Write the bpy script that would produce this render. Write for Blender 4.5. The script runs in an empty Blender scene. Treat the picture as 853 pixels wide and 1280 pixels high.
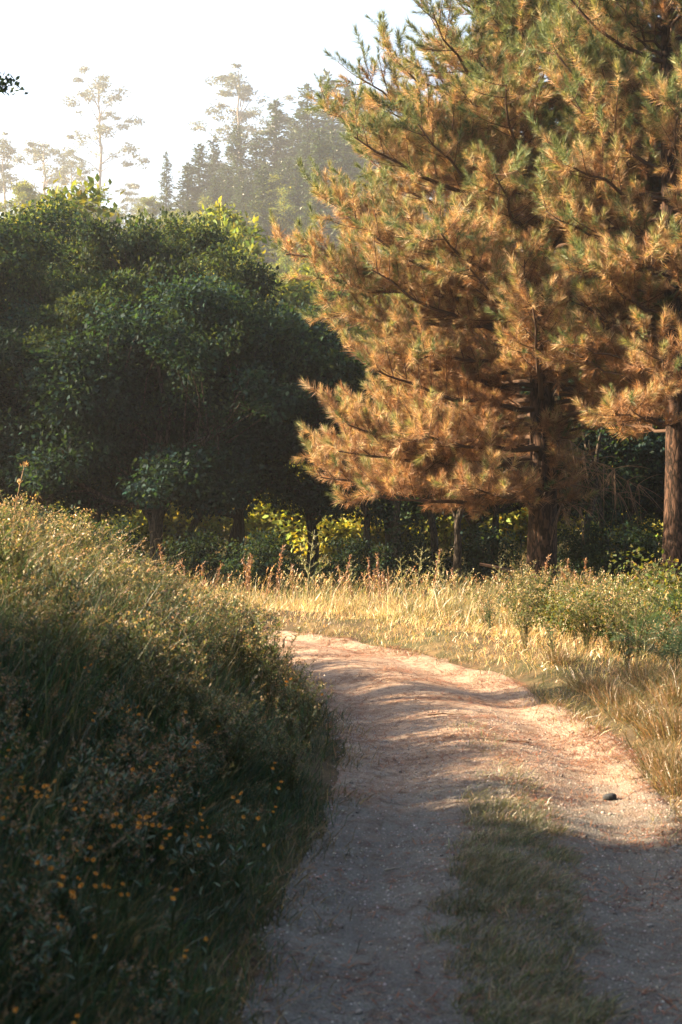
import bpy, math, time
import numpy as np
from mathutils import Vector, Matrix

T0 = time.time()
rng = np.random.default_rng(11)
S = bpy.context.scene
COL = S.collection
R = math.radians

# ------------------------------------------------------------------ camera, sky, sun, exposure
F_PX, CX, HZ, CAM_H = 2000.0, 426.5, 600.0, 2.0          # focal length in photo pixels, horizon row
cam_d = bpy.data.cameras.new('camera')
cam = bpy.data.objects.new('camera', cam_d)
COL.objects.link(cam)
S.camera = cam
cam_d.sensor_fit = 'VERTICAL'
cam_d.sensor_height = 36.0
cam_d.sensor_width = 24.0
cam_d.lens = F_PX / 1280.0 * 36.0
cam_d.clip_start = 0.1
cam_d.clip_end = 3000.0
cam.location = (0.0, 0.0, CAM_H)
cam.rotation_euler = (R(90) - math.atan((640 - HZ) / F_PX), 0, 0)
cam_d.dof.use_dof = True
cam_d.dof.focus_distance = 27.0
cam_d.dof.aperture_fstop = 4.5

SUN_AZ, SUN_EL = 86.0, 26.0                                # degrees left of the view direction, above horizon
sdir = Vector((-math.sin(R(SUN_AZ)) * math.cos(R(SUN_EL)), math.cos(R(SUN_AZ)) * math.cos(R(SUN_EL)), math.sin(R(SUN_EL))))
world = bpy.data.worlds.new('World')
S.world = world
world.use_nodes = True
wn = world.node_tree
bg = wn.nodes['Background']
sky = wn.nodes.new('ShaderNodeTexSky')
sky.sky_type = 'NISHITA'
sky.sun_disc = False
sky.sun_elevation = R(SUN_EL)
sky.sun_rotation = R(-SUN_AZ)
sky.altitude = 0
sky.air_density = 1.0
sky.dust_density = 2.6
sky.ozone_density = 1.2
wn.links.new(sky.outputs[0], bg.inputs[0])
bg.inputs[1].default_value = 0.06
sun_d = bpy.data.lights.new('sun', 'SUN')
sun_d.energy = 5.0
sun_d.angle = R(0.5)
sun_d.color = (1.0, 0.74, 0.48)
sun = bpy.data.objects.new('sun', sun_d)
COL.objects.link(sun)
sun.rotation_euler = (-sdir).to_track_quat('-Z', 'Y').to_euler()
sun.location = (-60, 20, 60)

S.view_settings.view_transform = 'Standard'
S.view_settings.look = 'None'
S.view_settings.exposure = 2.88
S.view_settings.gamma = 1.0
S.view_settings.use_curve_mapping = False
S.cycles.max_bounces = 6
S.cycles.diffuse_bounces = 3
S.cycles.glossy_bounces = 2
S.cycles.transmission_bounces = 4
S.cycles.volume_bounces = 0
S.cycles.caustics_reflective = False
S.cycles.caustics_refractive = False
S.cycles.use_denoising = True


def at(px, py, d):
    """a direction of the photograph at the distance d"""
    return np.array([(px - CX) / F_PX * d, d, CAM_H - (py - HZ) / F_PX * d])


# ------------------------------------------------------------------ helpers
def vnoise(x, y, seed=0):
    x = np.asarray(x, float); y = np.asarray(y, float)
    xi = np.floor(x).astype(np.int64); yi = np.floor(y).astype(np.int64)
    fx = x - xi; fy = y - yi
    fx = fx * fx * (3 - 2 * fx); fy = fy * fy * (3 - 2 * fy)

    def h(a, b):
        n = (a * 374761393 + b * 668265263 + seed * 974711) & 0x7fffffff
        n = ((n ^ (n >> 13)) * 1274126177) & 0x7fffffff
        return ((n ^ (n >> 16)) & 0xffff) / 65535.0
    return (h(xi, yi) * (1 - fx) + h(xi + 1, yi) * fx) * (1 - fy) + (h(xi, yi + 1) * (1 - fx) + h(xi + 1, yi + 1) * fx) * fy


def sstep(a, b, x):
    t = np.clip((np.asarray(x, float) - a) / (b - a), 0, 1)
    return t * t * (3 - 2 * t)


def unit(v):
    return v / np.maximum(np.linalg.norm(v, axis=-1, keepdims=True), 1e-9)


def rand_unit(n, g=None):
    g = g or rng
    return unit(g.normal(size=(n, 3)))


def frames(d):
    """two unit vectors across each direction in d (n,3)"""
    ref = np.where(np.abs(d[:, 2:3]) > 0.9, np.array([[1.0, 0, 0]]), np.array([[0, 0, 1.0]]))
    a = unit(np.cross(d, ref))
    return a, np.cross(d, a)


class MB:
    """collects triangles and vertex colours for one mesh"""
    def __init__(self):
        self.v, self.f, self.c, self.n = [], [], [], 0

    def add(self, v, f, c):
        v = np.asarray(v, np.float32).reshape(-1, 3)
        c = np.asarray(c, np.float32)
        if c.ndim == 1:
            c = np.broadcast_to(c, (len(v), 3))
        self.v.append(v); self.f.append(np.asarray(f, np.int64).reshape(-1, 3) + self.n); self.c.append(c)
        self.n += len(v)
        return self

    def mesh(self, name, m, smooth=False):
        V = np.concatenate(self.v); F = np.concatenate(self.f).astype(np.int32); C = np.concatenate(self.c)
        me = bpy.data.meshes.new(name)
        me.vertices.add(len(V)); me.vertices.foreach_set('co', V.ravel())
        me.loops.add(F.size); me.loops.foreach_set('vertex_index', F.ravel())
        me.polygons.add(len(F)); me.polygons.foreach_set('loop_start', np.arange(0, F.size, 3, dtype=np.int32))
        if smooth:
            me.polygons.foreach_set('use_smooth', np.ones(len(F), bool))
        at_ = me.attributes.new('col', 'FLOAT_COLOR', 'POINT')
        at_.data.foreach_set('color', np.concatenate([C, np.ones((len(C), 1), np.float32)], 1).astype(np.float32).ravel())
        me.materials.append(m)
        me.update(calc_edges=True)
        return me


def link(name, me, parent=None):
    o = bpy.data.objects.new(name, me)
    COL.objects.link(o)
    if parent is not None:
        o.parent = parent
    return o


def tag(o, label=None, cat=None, group=None, kind=None):
    for k, v in (('label', label), ('category', cat), ('group', group), ('kind', kind)):
        if v:
            o[k] = v
    return o


def empty(name, loc=(0, 0, 0), rz=0.0, sc=1.0):
    o = bpy.data.objects.new(name, None)
    COL.objects.link(o)
    o.location = loc; o.rotation_euler = (0, 0, rz)
    o.scale = (sc, sc, sc) if np.isscalar(sc) else sc
    o.empty_display_size = 0.2
    return o


def copy_tree(o, parent=None):
    c = o.copy(); COL.objects.link(c)
    if parent is not None:
        c.parent = parent
    for ch in list(o.children):
        copy_tree(ch, c)
    return c


def tube(pts, rad, sides=6, cap=True):
    pts = np.asarray(pts, float); rad = np.asarray(rad, float)
    n = len(pts)
    t = np.gradient(pts, axis=0)
    t = unit(t)
    a, b = frames(t)
    # keep the frame from flipping
    for i in range(1, n):
        a[i] = a[i - 1] - t[i] * np.dot(a[i - 1], t[i]); a[i] /= max(np.linalg.norm(a[i]), 1e-9)
        b[i] = np.cross(t[i], a[i])
    ang = np.linspace(0, 2 * np.pi, sides, endpoint=False)
    ring = np.cos(ang)[None, :, None] * a[:, None, :] + np.sin(ang)[None, :, None] * b[:, None, :]
    V = (pts[:, None, :] + ring * rad[:, None, None]).reshape(-1, 3)
    i, j = np.meshgrid(np.arange(n - 1), np.arange(sides), indexing='ij')
    i = i.ravel(); j = j.ravel(); k = (j + 1) % sides
    p0 = i * sides + j; p1 = i * sides + k; p2 = (i + 1) * sides + k; p3 = (i + 1) * sides + j
    F = np.concatenate([np.stack([p0, p1, p2], 1), np.stack([p0, p2, p3], 1)])
    if cap:
        V = np.concatenate([V, pts[-1:] + t[-1:] * rad[-1] * 0.5])
        e = len(V) - 1; j = np.arange(sides); q = (n - 1) * sides
        F = np.concatenate([F, np.stack([q + j, q + (j + 1) % sides, np.full(sides, e)], 1)])
    return V, F


def bez(p0, p1, p2, n):
    t = np.linspace(0, 1, n)[:, None]
    return (1 - t) ** 2 * np.asarray(p0) + 2 * t * (1 - t) * np.asarray(p1) + t * t * np.asarray(p2)


def wiggle(pts, amp, g):
    w = g.normal(size=pts.shape) * amp
    w[0] = 0; w[-1] = 0
    return pts + w


def leaves(pos, axis, normal, L, W, fold=0.25):
    """folded diamond leaves: pos (n,3) root, axis unit, normal approx, L/W arrays"""
    n = len(pos)
    side = unit(np.cross(axis, normal))
    nor = np.cross(side, axis)
    L = np.broadcast_to(L, (n,))[:, None]; W = np.broadcast_to(W, (n,))[:, None]
    mid = pos + axis * L * 0.45
    v = np.stack([pos, mid + side * W * .5 + nor * W * fold, pos + axis * L, mid - side * W * .5 + nor * W * fold], 1)
    b = np.arange(n)[:, None] * 4
    f = np.concatenate([b + np.array([[0, 1, 2]]), b + np.array([[0, 2, 3]])])
    return v.reshape(-1, 3), f


def blades(root, d0, L, W, bend, lean):
    """grass blades: root (n,3), upright direction d0, bent towards lean by bend"""
    n = len(root)
    L = L[:, None]; W = np.broadcast_to(W, (n,))[:, None]
    side = unit(np.cross(d0, rand_unit(n)))
    mid = root + d0 * L * .55 + lean * (bend * .22)[:, None] * L
    tip = root + d0 * L * (1 - .28 * np.minimum(bend, 1.4))[:, None] + lean * (bend * .75)[:, None] * L
    v = np.stack([root - side * W * .5, root + side * W * .5, mid - side * W * .42, mid + side * W * .42, tip], 1)
    b = np.arange(n)[:, None] * 5
    f = np.concatenate([b + np.array([[0, 1, 3]]), b + np.array([[0, 3, 2]]), b + np.array([[2, 3, 4]])])
    return v.reshape(-1, 3), f, tip


def vary(base, n, amt=0.25, g=None, rep=1):
    """n colours around the given palette rows"""
    g = g or rng
    base = np.atleast_2d(np.asarray(base, float))
    c = base[g.integers(0, len(base), n)] * (1 + amt * g.normal(size=(n, 1))) * (1 + amt * .3 * g.normal(size=(n, 3)))
    return np.repeat(np.clip(c, .004, .85), rep, 0)


# ------------------------------------------------------------------ materials
def new_mat(name):
    m = bpy.data.materials.new(name); m.use_nodes = True
    nt = m.node_tree
    for n in list(nt.nodes):
        nt.nodes.remove(n)
    out = nt.nodes.new('ShaderNodeOutputMaterial')
    return m, nt, out


def leaf_mat(name, trans=0.4, tint=(1.25, 1.1, .55), gloss=.06, rough=.45):
    m, nt, out = new_mat(name)
    N = nt.nodes.new; Lk = nt.links.new
    a = N('ShaderNodeAttribute'); a.attribute_name = 'col'
    dif = N('ShaderNodeBsdfDiffuse'); Lk(a.outputs['Color'], dif.inputs['Color'])
    tr = N('ShaderNodeBsdfTranslucent')
    mul = N('ShaderNodeMix'); mul.data_type = 'RGBA'; mul.blend_type = 'MULTIPLY'; mul.inputs[0].default_value = 1
    Lk(a.outputs['Color'], mul.inputs[6]); mul.inputs[7].default_value = (*tint, 1)
    Lk(mul.outputs[2], tr.inputs['Color'])
    mx = N('ShaderNodeMixShader'); mx.inputs[0].default_value = trans
    Lk(dif.outputs[0], mx.inputs[1]); Lk(tr.outputs[0], mx.inputs[2])
    gl = N('ShaderNodeBsdfGlossy'); gl.inputs['Roughness'].default_value = rough
    m2 = N('ShaderNodeMixShader'); m2.inputs[0].default_value = gloss
    Lk(mx.outputs[0], m2.inputs[1]); Lk(gl.outputs[0], m2.inputs[2])
    Lk(m2.outputs[0], out.inputs['Surface'])
    return m


def bark_mat(name, c1, c2, scale=6.0, stretch=.25, bump=.6):
    m, nt, out = new_mat(name)
    N = nt.nodes.new; Lk = nt.links.new
    tc = N('ShaderNodeTexCoord'); mp = N('ShaderNodeMapping'); mp.inputs['Scale'].default_value = (scale, scale, scale * stretch)
    Lk(tc.outputs['Object'], mp.inputs[0])
    vo = N('ShaderNodeTexVoronoi'); vo.feature = 'DISTANCE_TO_EDGE'; vo.inputs['Scale'].default_value = 2.0
    no = N('ShaderNodeTexNoise'); no.inputs['Scale'].default_value = 3; no.inputs['Detail'].default_value = 6
    Lk(mp.outputs[0], no.inputs[0])
    mxv = N('ShaderNodeVectorMath'); mxv.operation = 'ADD'
    Lk(mp.outputs[0], mxv.inputs[0]); Lk(no.outputs['Color'], mxv.inputs[1]); Lk(mxv.outputs[0], vo.inputs['Vector'])
    rp = N('ShaderNodeValToRGB'); rp.color_ramp.elements[0].position = .02; rp.color_ramp.elements[1].position = .22
    rp.color_ramp.elements[0].color = (*c1, 1); rp.color_ramp.elements[1].color = (*c2, 1)
    Lk(vo.outputs['Distance'], rp.inputs[0])
    mx = N('ShaderNodeMix'); mx.data_type = 'RGBA'; mx.blend_type = 'MULTIPLY'; mx.inputs[0].default_value = .7
    Lk(rp.outputs[0], mx.inputs[6]); Lk(no.outputs['Fac'], mx.inputs[7])
    bp = N('ShaderNodeBump'); bp.inputs['Strength'].default_value = bump; bp.inputs['Distance'].default_value = .05
    Lk(vo.outputs['Distance'], bp.inputs['Height'])
    b = N('ShaderNodeBsdfPrincipled'); b.inputs['Roughness'].default_value = .9; b.inputs['Specular IOR Level'].default_value = .15
    Lk(mx.outputs[2], b.inputs['Base Color']); Lk(bp.outputs[0], b.inputs['Normal'])
    Lk(b.outputs[0], out.inputs['Surface'])
    return m


def matte_mat(name, rough=.85, noise=0.0, nscale=30.0):
    m, nt, out = new_mat(name)
    N = nt.nodes.new; Lk = nt.links.new
    a = N('ShaderNodeAttribute'); a.attribute_name = 'col'
    b = N('ShaderNodeBsdfPrincipled'); b.inputs['Roughness'].default_value = rough; b.inputs['Specular IOR Level'].default_value = .2
    src = a.outputs['Color']
    if noise:
        tc = N('ShaderNodeTexCoord'); no = N('ShaderNodeTexNoise'); no.inputs['Scale'].default_value = nscale; no.inputs['Detail'].default_value = 5
        Lk(tc.outputs['Object'], no.inputs[0])
        mr = N('ShaderNodeMapRange'); mr.inputs[1].default_value = .3; mr.inputs[2].default_value = .7
        mr.inputs[3].default_value = 1 - noise; mr.inputs[4].default_value = 1 + noise
        Lk(no.outputs['Fac'], mr.inputs[0])
        mx = N('ShaderNodeVectorMath'); mx.operation = 'SCALE'
        Lk(src, mx.inputs[0]); Lk(mr.outputs[0], mx.inputs['Scale']); src = mx.outputs[0]
        bp = N('ShaderNodeBump'); bp.inputs['Strength'].default_value = .5; bp.inputs['Distance'].default_value = .01
        Lk(no.outputs['Fac'], bp.inputs['Height']); Lk(bp.outputs[0], b.inputs['Normal'])
    Lk(src, b.inputs['Base Color'])
    Lk(b.outputs[0], out.inputs['Surface'])
    return m


def ground_mat(name, cols, sc, bump=.4, fine=60.0, speck=0.0, second=None):
    """cols: three colours mixed by two noises"""
    m, nt, out = new_mat(name)
    N = nt.nodes.new; Lk = nt.links.new
    tc = N('ShaderNodeTexCoord')

    def noise(s, det=6, ro=.6):
        n = N('ShaderNodeTexNoise'); n.inputs['Scale'].default_value = s; n.inputs['Detail'].default_value = det
        n.inputs['Roughness'].default_value = ro
        Lk(tc.outputs['Object'], n.inputs[0]); return n

    def ramp(src, a, b):
        r = N('ShaderNodeMapRange'); r.interpolation_type = 'SMOOTHSTEP'
        r.inputs[1].default_value = a; r.inputs[2].default_value = b
        Lk(src, r.inputs[0]); return r.outputs[0]

    def mix(fac, a, b, blend='MIX'):
        x = N('ShaderNodeMix'); x.data_type = 'RGBA'; x.blend_type = blend
        if isinstance(fac, (int, float)):
            x.inputs[0].default_value = fac
        else:
            Lk(fac, x.inputs[0])
        for k, s in ((6, a), (7, b)):
            if isinstance(s, tuple):
                x.inputs[k].default_value = (*s, 1)
            else:
                Lk(s, x.inputs[k])
        return x.outputs[2]
    n1, n2, n3 = noise(sc), noise(sc * 4.3), noise(fine, 4, .7)
    c = mix(ramp(n1.outputs['Fac'], .38, .62), cols[0], cols[1])
    c = mix(ramp(n2.outputs['Fac'], .45, .72), c, cols[2])
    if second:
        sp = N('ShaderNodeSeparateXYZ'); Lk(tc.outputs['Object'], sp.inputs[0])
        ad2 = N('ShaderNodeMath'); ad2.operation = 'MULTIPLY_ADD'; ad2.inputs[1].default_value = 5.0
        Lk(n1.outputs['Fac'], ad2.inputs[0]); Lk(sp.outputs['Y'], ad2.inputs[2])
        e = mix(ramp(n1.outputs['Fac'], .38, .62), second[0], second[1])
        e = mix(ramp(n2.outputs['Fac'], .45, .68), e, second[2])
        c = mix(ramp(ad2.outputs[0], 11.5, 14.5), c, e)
    c = mix(ramp(n3.outputs['Fac'], .3, .75), mix(1.0, c, (.62, .6, .58), 'MULTIPLY'), mix(1.0, c, (1.25, 1.25, 1.25), 'MULTIPLY'))
    hsrc = n3.outputs['Fac']
    if speck:
        vo = N('ShaderNodeTexVoronoi'); vo.inputs['Scale'].default_value = speck
        Lk(tc.outputs['Object'], vo.inputs[0])
        c = mix(ramp(vo.outputs['Distance'], .28, .12), c, mix(.5, c, vo.outputs['Color'], 'OVERLAY'))
        ad = N('ShaderNodeMath'); ad.operation = 'SUBTRACT'
        Lk(n3.outputs['Fac'], ad.inputs[0]); Lk(vo.outputs['Distance'], ad.inputs[1]); hsrc = ad.outputs[0]
    bp = N('ShaderNodeBump'); bp.inputs['Strength'].default_value = bump; bp.inputs['Distance'].default_value = .02
    Lk(hsrc, bp.inputs['Height'])
    b = N('ShaderNodeBsdfPrincipled'); b.inputs['Roughness'].default_value = .92; b.inputs['Specular IOR Level'].default_value = .12
    Lk(c, b.inputs['Base Color']); Lk(bp.outputs[0], b.inputs['Normal'])
    Lk(b.outputs[0], out.inputs['Surface'])
    return m


M_leaf = leaf_mat('broadleaf_foliage', .42, (1.9, 1.45, .4), .006, .6)
M_needle = leaf_mat('pine_needles', .34, (1.2, .98, .65), .03, .5)
M_conifer = leaf_mat('conifer_foliage', .25, (1.2, 1.1, .6))
M_grass = leaf_mat('grass_blades', .38, (1.15, 1.05, .7), .05, .4)
M_petal = leaf_mat('flower_petals', .35, (1.1, 1.0, .8), .02)
M_stem = leaf_mat('plant_stems', .1, (1, 1, 1), .04)
M_bark_pine = bark_mat('pine_bark', (.010, .007, .005), (.095, .056, .038), 5, .3)
M_bark = bark_mat('oak_bark', (.012, .011, .009), (.11, .09, .07), 7, .25)
M_bark_pale = bark_mat('eucalyptus_bark', (.16, .13, .1), (.42, .36, .29), 3, .2, .2)
M_twig = matte_mat('twig_bark', .9)
M_stone = matte_mat('stone', .85, .35, 40)
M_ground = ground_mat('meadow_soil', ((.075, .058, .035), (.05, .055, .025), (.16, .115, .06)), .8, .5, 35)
M_track = ground_mat('track_gravel', ((.17, .168, .15), (.135, .13, .118), (.115, .092, .072)), 2.4, .5, 80, 75, ((.365, .285, .215), (.30, .225, .165), (.21, .14, .10)))  # second set: rusty sand near the pines, also paled for sunlight put into colour
M_litter = matte_mat('needle_litter', .8)

# ------------------------------------------------------------------ terrain
ctrl = np.array([(0.35, -6), (.42, 0), (.66, 6), (.98, 9.5), (1.06, 11.6), (.86, 14.3), (.42, 16.6), (-.45, 18.9), (-2.0, 20.9),
                 (-4.5, 22.4), (-8, 23.5), (-14, 24.2), (-26, 25.0), (-60, 27)], float)


def catmull(P, n=10):
    out = []
    Q = np.vstack([2 * P[0] - P[1], P, 2 * P[-1] - P[-2]])
    for i in range(1, len(Q) - 2):
        for t in np.linspace(0, 1, n, endpoint=False):
            a, b, c, d = Q[i - 1:i + 3]
            out.append(.5 * ((2 * b) + (c - a) * t + (2 * a - 5 * b + 4 * c - d) * t * t + (3 * b - a - 3 * c + d) * t ** 3))
    out.append(P[-1])
    return np.array(out)


PATH = catmull(ctrl)
TAN = unit(np.gradient(PATH, axis=0))


def lateral(x, y):
    """signed distance from the track's centre line, positive on its left"""
    x = np.asarray(x, float).ravel(); y = np.asarray(y, float).ravel()
    out = np.empty(len(x))
    for s in range(0, len(x), 40000):
        dx = x[s:s + 40000, None] - PATH[None, :, 0]; dy = y[s:s + 40000, None] - PATH[None, :, 1]
        q = dx * dx + dy * dy
        k = q.argmin(1); r = np.arange(len(k))
        c = TAN[k, 0] * dy[r, k] - TAN[k, 1] * dx[r, k]
        out[s:s + 40000] = np.sign(c) * np.sqrt(q[r, k])
    return out


HALF = 1.07


def edge_wob(x, y):
    return .16 * (vnoise(x * 1.1, y * 1.1, 5) - .5) + .1 * (vnoise(x * 3.3, y * 3.3, 6) - .5)


def base_h(x, y, lat):
    far = sstep(60, 330, y) * 46 + sstep(300, 520, y) * 34
    left = sstep(.95, 3.8, lat) * 1.03 * (1 - sstep(18.2, 23, y)) + sstep(4, 18, lat) * .5 * (1 - sstep(16, 26, y))
    right = sstep(1.0, 1.8, -lat) * .14
    rough = (vnoise(x * .9, y * .9, 1) - .5) * .12 + (vnoise(x * 2.7, y * 2.7, 2) - .5) * .05
    rough = rough * sstep(.8, 1.6, np.abs(lat)) + (vnoise(x * .25, y * .25, 9) - .5) * sstep(30, 60, y) * 1.2
    return far + left + right + rough - .58 * sstep(19, 31, y) * sstep(1.5, 4, -lat)


def track_h(x, y, lat):
    a = np.abs(lat)
    rut = -.06 * np.exp(-((a - .66) / .26) ** 2) + .02 * np.exp(-(a / .22) ** 2)
    return rut + (vnoise(x * 2.2, y * 2.2, 3) - .5) * .04 + (vnoise(x * 7, y * 7, 4) - .5) * .009 + (vnoise(x * 19, y * 19, 8) - .5) * .004


def ground_z(x, y, lat=None):
    x = np.asarray(x, float).ravel(); y = np.asarray(y, float).ravel()
    if lat is None:
        lat = lateral(x, y)
    a = np.abs(lat)
    t = sstep(HALF - .1, HALF + .28, a)
    return base_h(x, y, lat) * np.maximum(t, 0) + track_h(x, y, lat) * (1 - t)


def grid_mesh(xs, ys, zf, m, name):
    X, Y = np.meshgrid(xs, ys)
    Z = zf(X.ravel(), Y.ravel())
    V = np.stack([X.ravel(), Y.ravel(), Z], 1)
    nx, ny = len(xs), len(ys)
    i, j = np.meshgrid(np.arange(ny - 1), np.arange(nx - 1), indexing='ij')
    p = (i * nx + j).ravel()
    F = np.concatenate([np.stack([p, p + 1, p + nx + 1], 1), np.stack([p, p + nx + 1, p + nx], 1)])
    return MB().add(V, F, (.1, .1, .1)).mesh(name, m, True)


def lines(lo, hi, fine_lo, fine_hi, step, grow=1.12):
    c = list(np.arange(fine_lo, fine_hi + step, step))
    s = step
    while c[-1] < hi:
        s *= grow; c.append(c[-1] + s)
    s = step
    a = [c[0]]
    while a[-1] > lo:
        s *= grow; a.append(a[-1] - s)
    return np.array(a[:0:-1] + c)


xs = lines(-900, 900, -7, 9, .13)
ys = lines(-120, 1500, 2, 34, .13)


def gz_sheet(x, y):
    lat = lateral(x, y)
    z = ground_z(x, y, lat)
    return z - .07 * (1 - sstep(HALF - .30, HALF - .02, np.abs(lat)))


ground = tag(link('ground', grid_mesh(xs, ys, gz_sheet, M_ground, 'ground')), 'rough meadow ground with a grassy bank beside the dirt track', None, None, 'structure')

# the track: a strip along the centre line, its edges dipping under the verge
PD = catmull(ctrl, 60)
seg = np.concatenate([[0], np.cumsum(np.linalg.norm(np.diff(PD, axis=0), axis=1))])
sl = np.concatenate([np.arange(0, 34, .07), np.arange(34, seg[-1], .5)])
PX = np.stack([np.interp(sl, seg, PD[:, 0]), np.interp(sl, seg, PD[:, 1])], 1)
TX = unit(np.gradient(PX, axis=0)); NX = np.stack([-TX[:, 1], TX[:, 0]], 1)
us = np.linspace(-1.3, 1.3, 45)
P2 = PX[:, None, :] + NX[:, None, :] * us[None, :, None]
LAT = np.broadcast_to(us, P2.shape[:2]).ravel()
tx, ty = P2[..., 0].ravel(), P2[..., 1].ravel()
tz = ground_z(tx, ty, lateral(tx, ty)) + .006 - .10 * sstep(HALF - .02, HALF + .14, np.abs(LAT) + edge_wob(tx, ty))
nu = len(us)
ii, jj = np.meshgrid(np.arange(len(sl) - 1), np.arange(nu - 1), indexing='ij')
p = (ii * nu + jj).ravel()
TF = np.concatenate([np.stack([p, p + nu + 1, p + 1], 1), np.stack([p, p + nu, p + nu + 1], 1)])
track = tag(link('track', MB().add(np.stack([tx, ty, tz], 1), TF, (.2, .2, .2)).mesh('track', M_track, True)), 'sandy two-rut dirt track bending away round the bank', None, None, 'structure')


# ------------------------------------------------------------------ trees
def broadleaf(seed, h, rx, ry, low, n_clump, per, leaf, palette, amt=.28, clump_r=(.55, 1.0), lean=(0, 0), nlimb=7, r0=None, lobes=0):
    """returns trunk mesh, limb meshes, crown mesh; the base of the tree at the origin"""
    g = np.random.default_rng(seed)
    r0 = r0 or .018 * h + .05
    top = np.array([lean[0], lean[1], h * .72])
    tp = wiggle(bez((0, 0, -.25), (lean[0] * .2 + g.normal() * .15, lean[1] * .2 + g.normal() * .15, h * .35), top, 9), .05, g)
    tr = r0 * np.linspace(1, .22, 9); tr[0] *= 1.35
    trunk = MB().add(*tube(tp, tr, 9), (.1, .1, .1)).mesh('trunk', M_bark, True)
    # clump centres through an uneven ellipsoid, more of them near its skin
    lob = rand_unit(7, g)
    C = []
    if lobes:
        gold = 2.39996
        for q in range(lobes):
            zc = 1 - 1.75 * (q + .5) / lobes                 # from the top down
            a = q * gold + g.normal() * .3
            rr = math.sqrt(max(0, 1 - zc * zc)) * g.uniform(.55, .82)
            lc = np.array([lean[0] * .6 + rr * rx * math.cos(a), lean[1] * .6 + rr * ry * math.sin(a), low + (h - low) * (.46 + .42 * zc)])
            lr = g.uniform(.30, .44) * min(rx, ry)
            for _ in range(n_clump // lobes):
                d = rand_unit(1, g)[0]
                d[2] = abs(d[2]) * 1.0 - .25
                C.append(lc + d * lr * g.uniform(.75, 1.05) * np.array([1.15, 1.15, .8]))
        n_clump = len(C)
    while len(C) < n_clump:
        d = rand_unit(1, g)[0]
        rad = (g.random() ** .45) * (.82 + .32 * max(0, (lob @ d).max() ** 3) - .1 * g.random())
        c = d * rad
        z = low + (h - low) * (.5 + .5 * c[2])
        tap = 1.0 if c[2] > -.2 else 1.0 - .25 * (-.2 - c[2])
        C.append((lean[0] * z / h + c[0] * rx * tap, lean[1] * z / h + c[1] * ry * tap, z))
    C = np.array(C)
    limbs = []
    # limbs: cluster the clump centres by direction
    k = g.choice(len(C), nlimb, replace=False)
    who = np.linalg.norm((C[:, None] - C[k][None]) * np.array([1, 1, .8]), axis=2).argmin(1)
    for q in range(nlimb):
        mine = C[who == q]
        if len(mine) == 0:
            continue
        cen = mine.mean(0)
        zb = np.clip(cen[2] * g.uniform(.25, .6), .3, h * .65)
        b = np.array([np.interp(zb, tp[:, 2], tp[:, 0]), np.interp(zb, tp[:, 2], tp[:, 1]), zb])
        mb = MB()
        mid = (b + cen) / 2 + np.array([0, 0, -.08 * np.linalg.norm(cen - b)])
        L1 = wiggle(bez(b, mid, cen, 7), .06, g)
        rb = r0 * g.uniform(.32, .5)
        mb.add(*tube(L1, rb * np.linspace(1, .35, 7), 6), (.1, .1, .1))
        for c in mine:
            s = L1[g.integers(3, 7)]
            mb.add(*tube(wiggle(bez(s, (s + c) / 2 + g.normal(size=3) * .15, c, 5), .04, g), rb * np.linspace(.34, .07, 5), 4), (.1, .1, .1))
        limbs.append(mb.mesh('limb', M_bark, True))
    # leaves
    cr = g.uniform(*clump_r, n_clump)
    cnt = (per * (cr / cr.mean()) ** 2).astype(int)
    idx = np.repeat(np.arange(n_clump), cnt); n = len(idx)
    d = rand_unit(n, g)
    rr = g.random(n) ** .5
    off = d * (rr * cr[idx])[:, None] * np.array([1.12, 1.12, .72]) * (1 + .35 * g.normal(size=(n, 1)) * .5)
    pos = C[idx] + off
    ok = pos[:, 2] > .15
    pos, d, idx = pos[ok], d[ok], idx[ok]; n = len(pos)
    ax = unit(d * .8 + rand_unit(n, g) * .9 + np.array([0, 0, -.15]))
    nor = unit(np.array([[0, 0, 1.0]]) * .7 + d * .5 + rand_unit(n, g) * .7)
    L = leaf * g.uniform(.55, 1.5, n)
    tone = (1 + .16 * g.normal(size=n_clump))[idx]
    col = vary(palette, n, amt, g) * tone[:, None]
    v, f = leaves(pos, ax, nor, L, L * g.uniform(.5, .75, n), .15)
    crown = MB().add(v, f, np.repeat(np.clip(col, .004, .8), 4, 0)).mesh('crown', M_leaf)
    return trunk, limbs, crown


def tree_from(parts, name, loc, rz, sc, label, cat, group):
    o = empty(name, loc, rz, sc)
    tag(o, label, cat, group)
    link('trunk', parts[0], o)
    for l in parts[1]:
        link('limb', l, o)
    link('crown', parts[2], o)
    return o


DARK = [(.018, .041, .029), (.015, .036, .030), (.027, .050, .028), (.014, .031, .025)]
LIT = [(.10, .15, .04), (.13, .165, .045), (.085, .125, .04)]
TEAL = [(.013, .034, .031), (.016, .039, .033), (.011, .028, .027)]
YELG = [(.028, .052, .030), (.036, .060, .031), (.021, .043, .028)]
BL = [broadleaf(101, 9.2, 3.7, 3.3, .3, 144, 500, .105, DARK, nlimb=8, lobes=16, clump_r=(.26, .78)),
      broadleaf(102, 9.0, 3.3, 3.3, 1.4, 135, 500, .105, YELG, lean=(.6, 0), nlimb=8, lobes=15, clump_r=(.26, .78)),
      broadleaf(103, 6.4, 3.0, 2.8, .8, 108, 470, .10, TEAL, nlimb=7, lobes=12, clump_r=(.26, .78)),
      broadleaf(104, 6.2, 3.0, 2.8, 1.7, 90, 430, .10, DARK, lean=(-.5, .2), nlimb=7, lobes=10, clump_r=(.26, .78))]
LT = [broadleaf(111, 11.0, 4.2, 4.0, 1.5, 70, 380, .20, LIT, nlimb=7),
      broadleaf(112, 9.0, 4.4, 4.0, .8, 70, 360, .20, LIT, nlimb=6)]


def gz1(x, y):
    return float(ground_z(np.array([x]), np.array([y]))[0])


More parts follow.
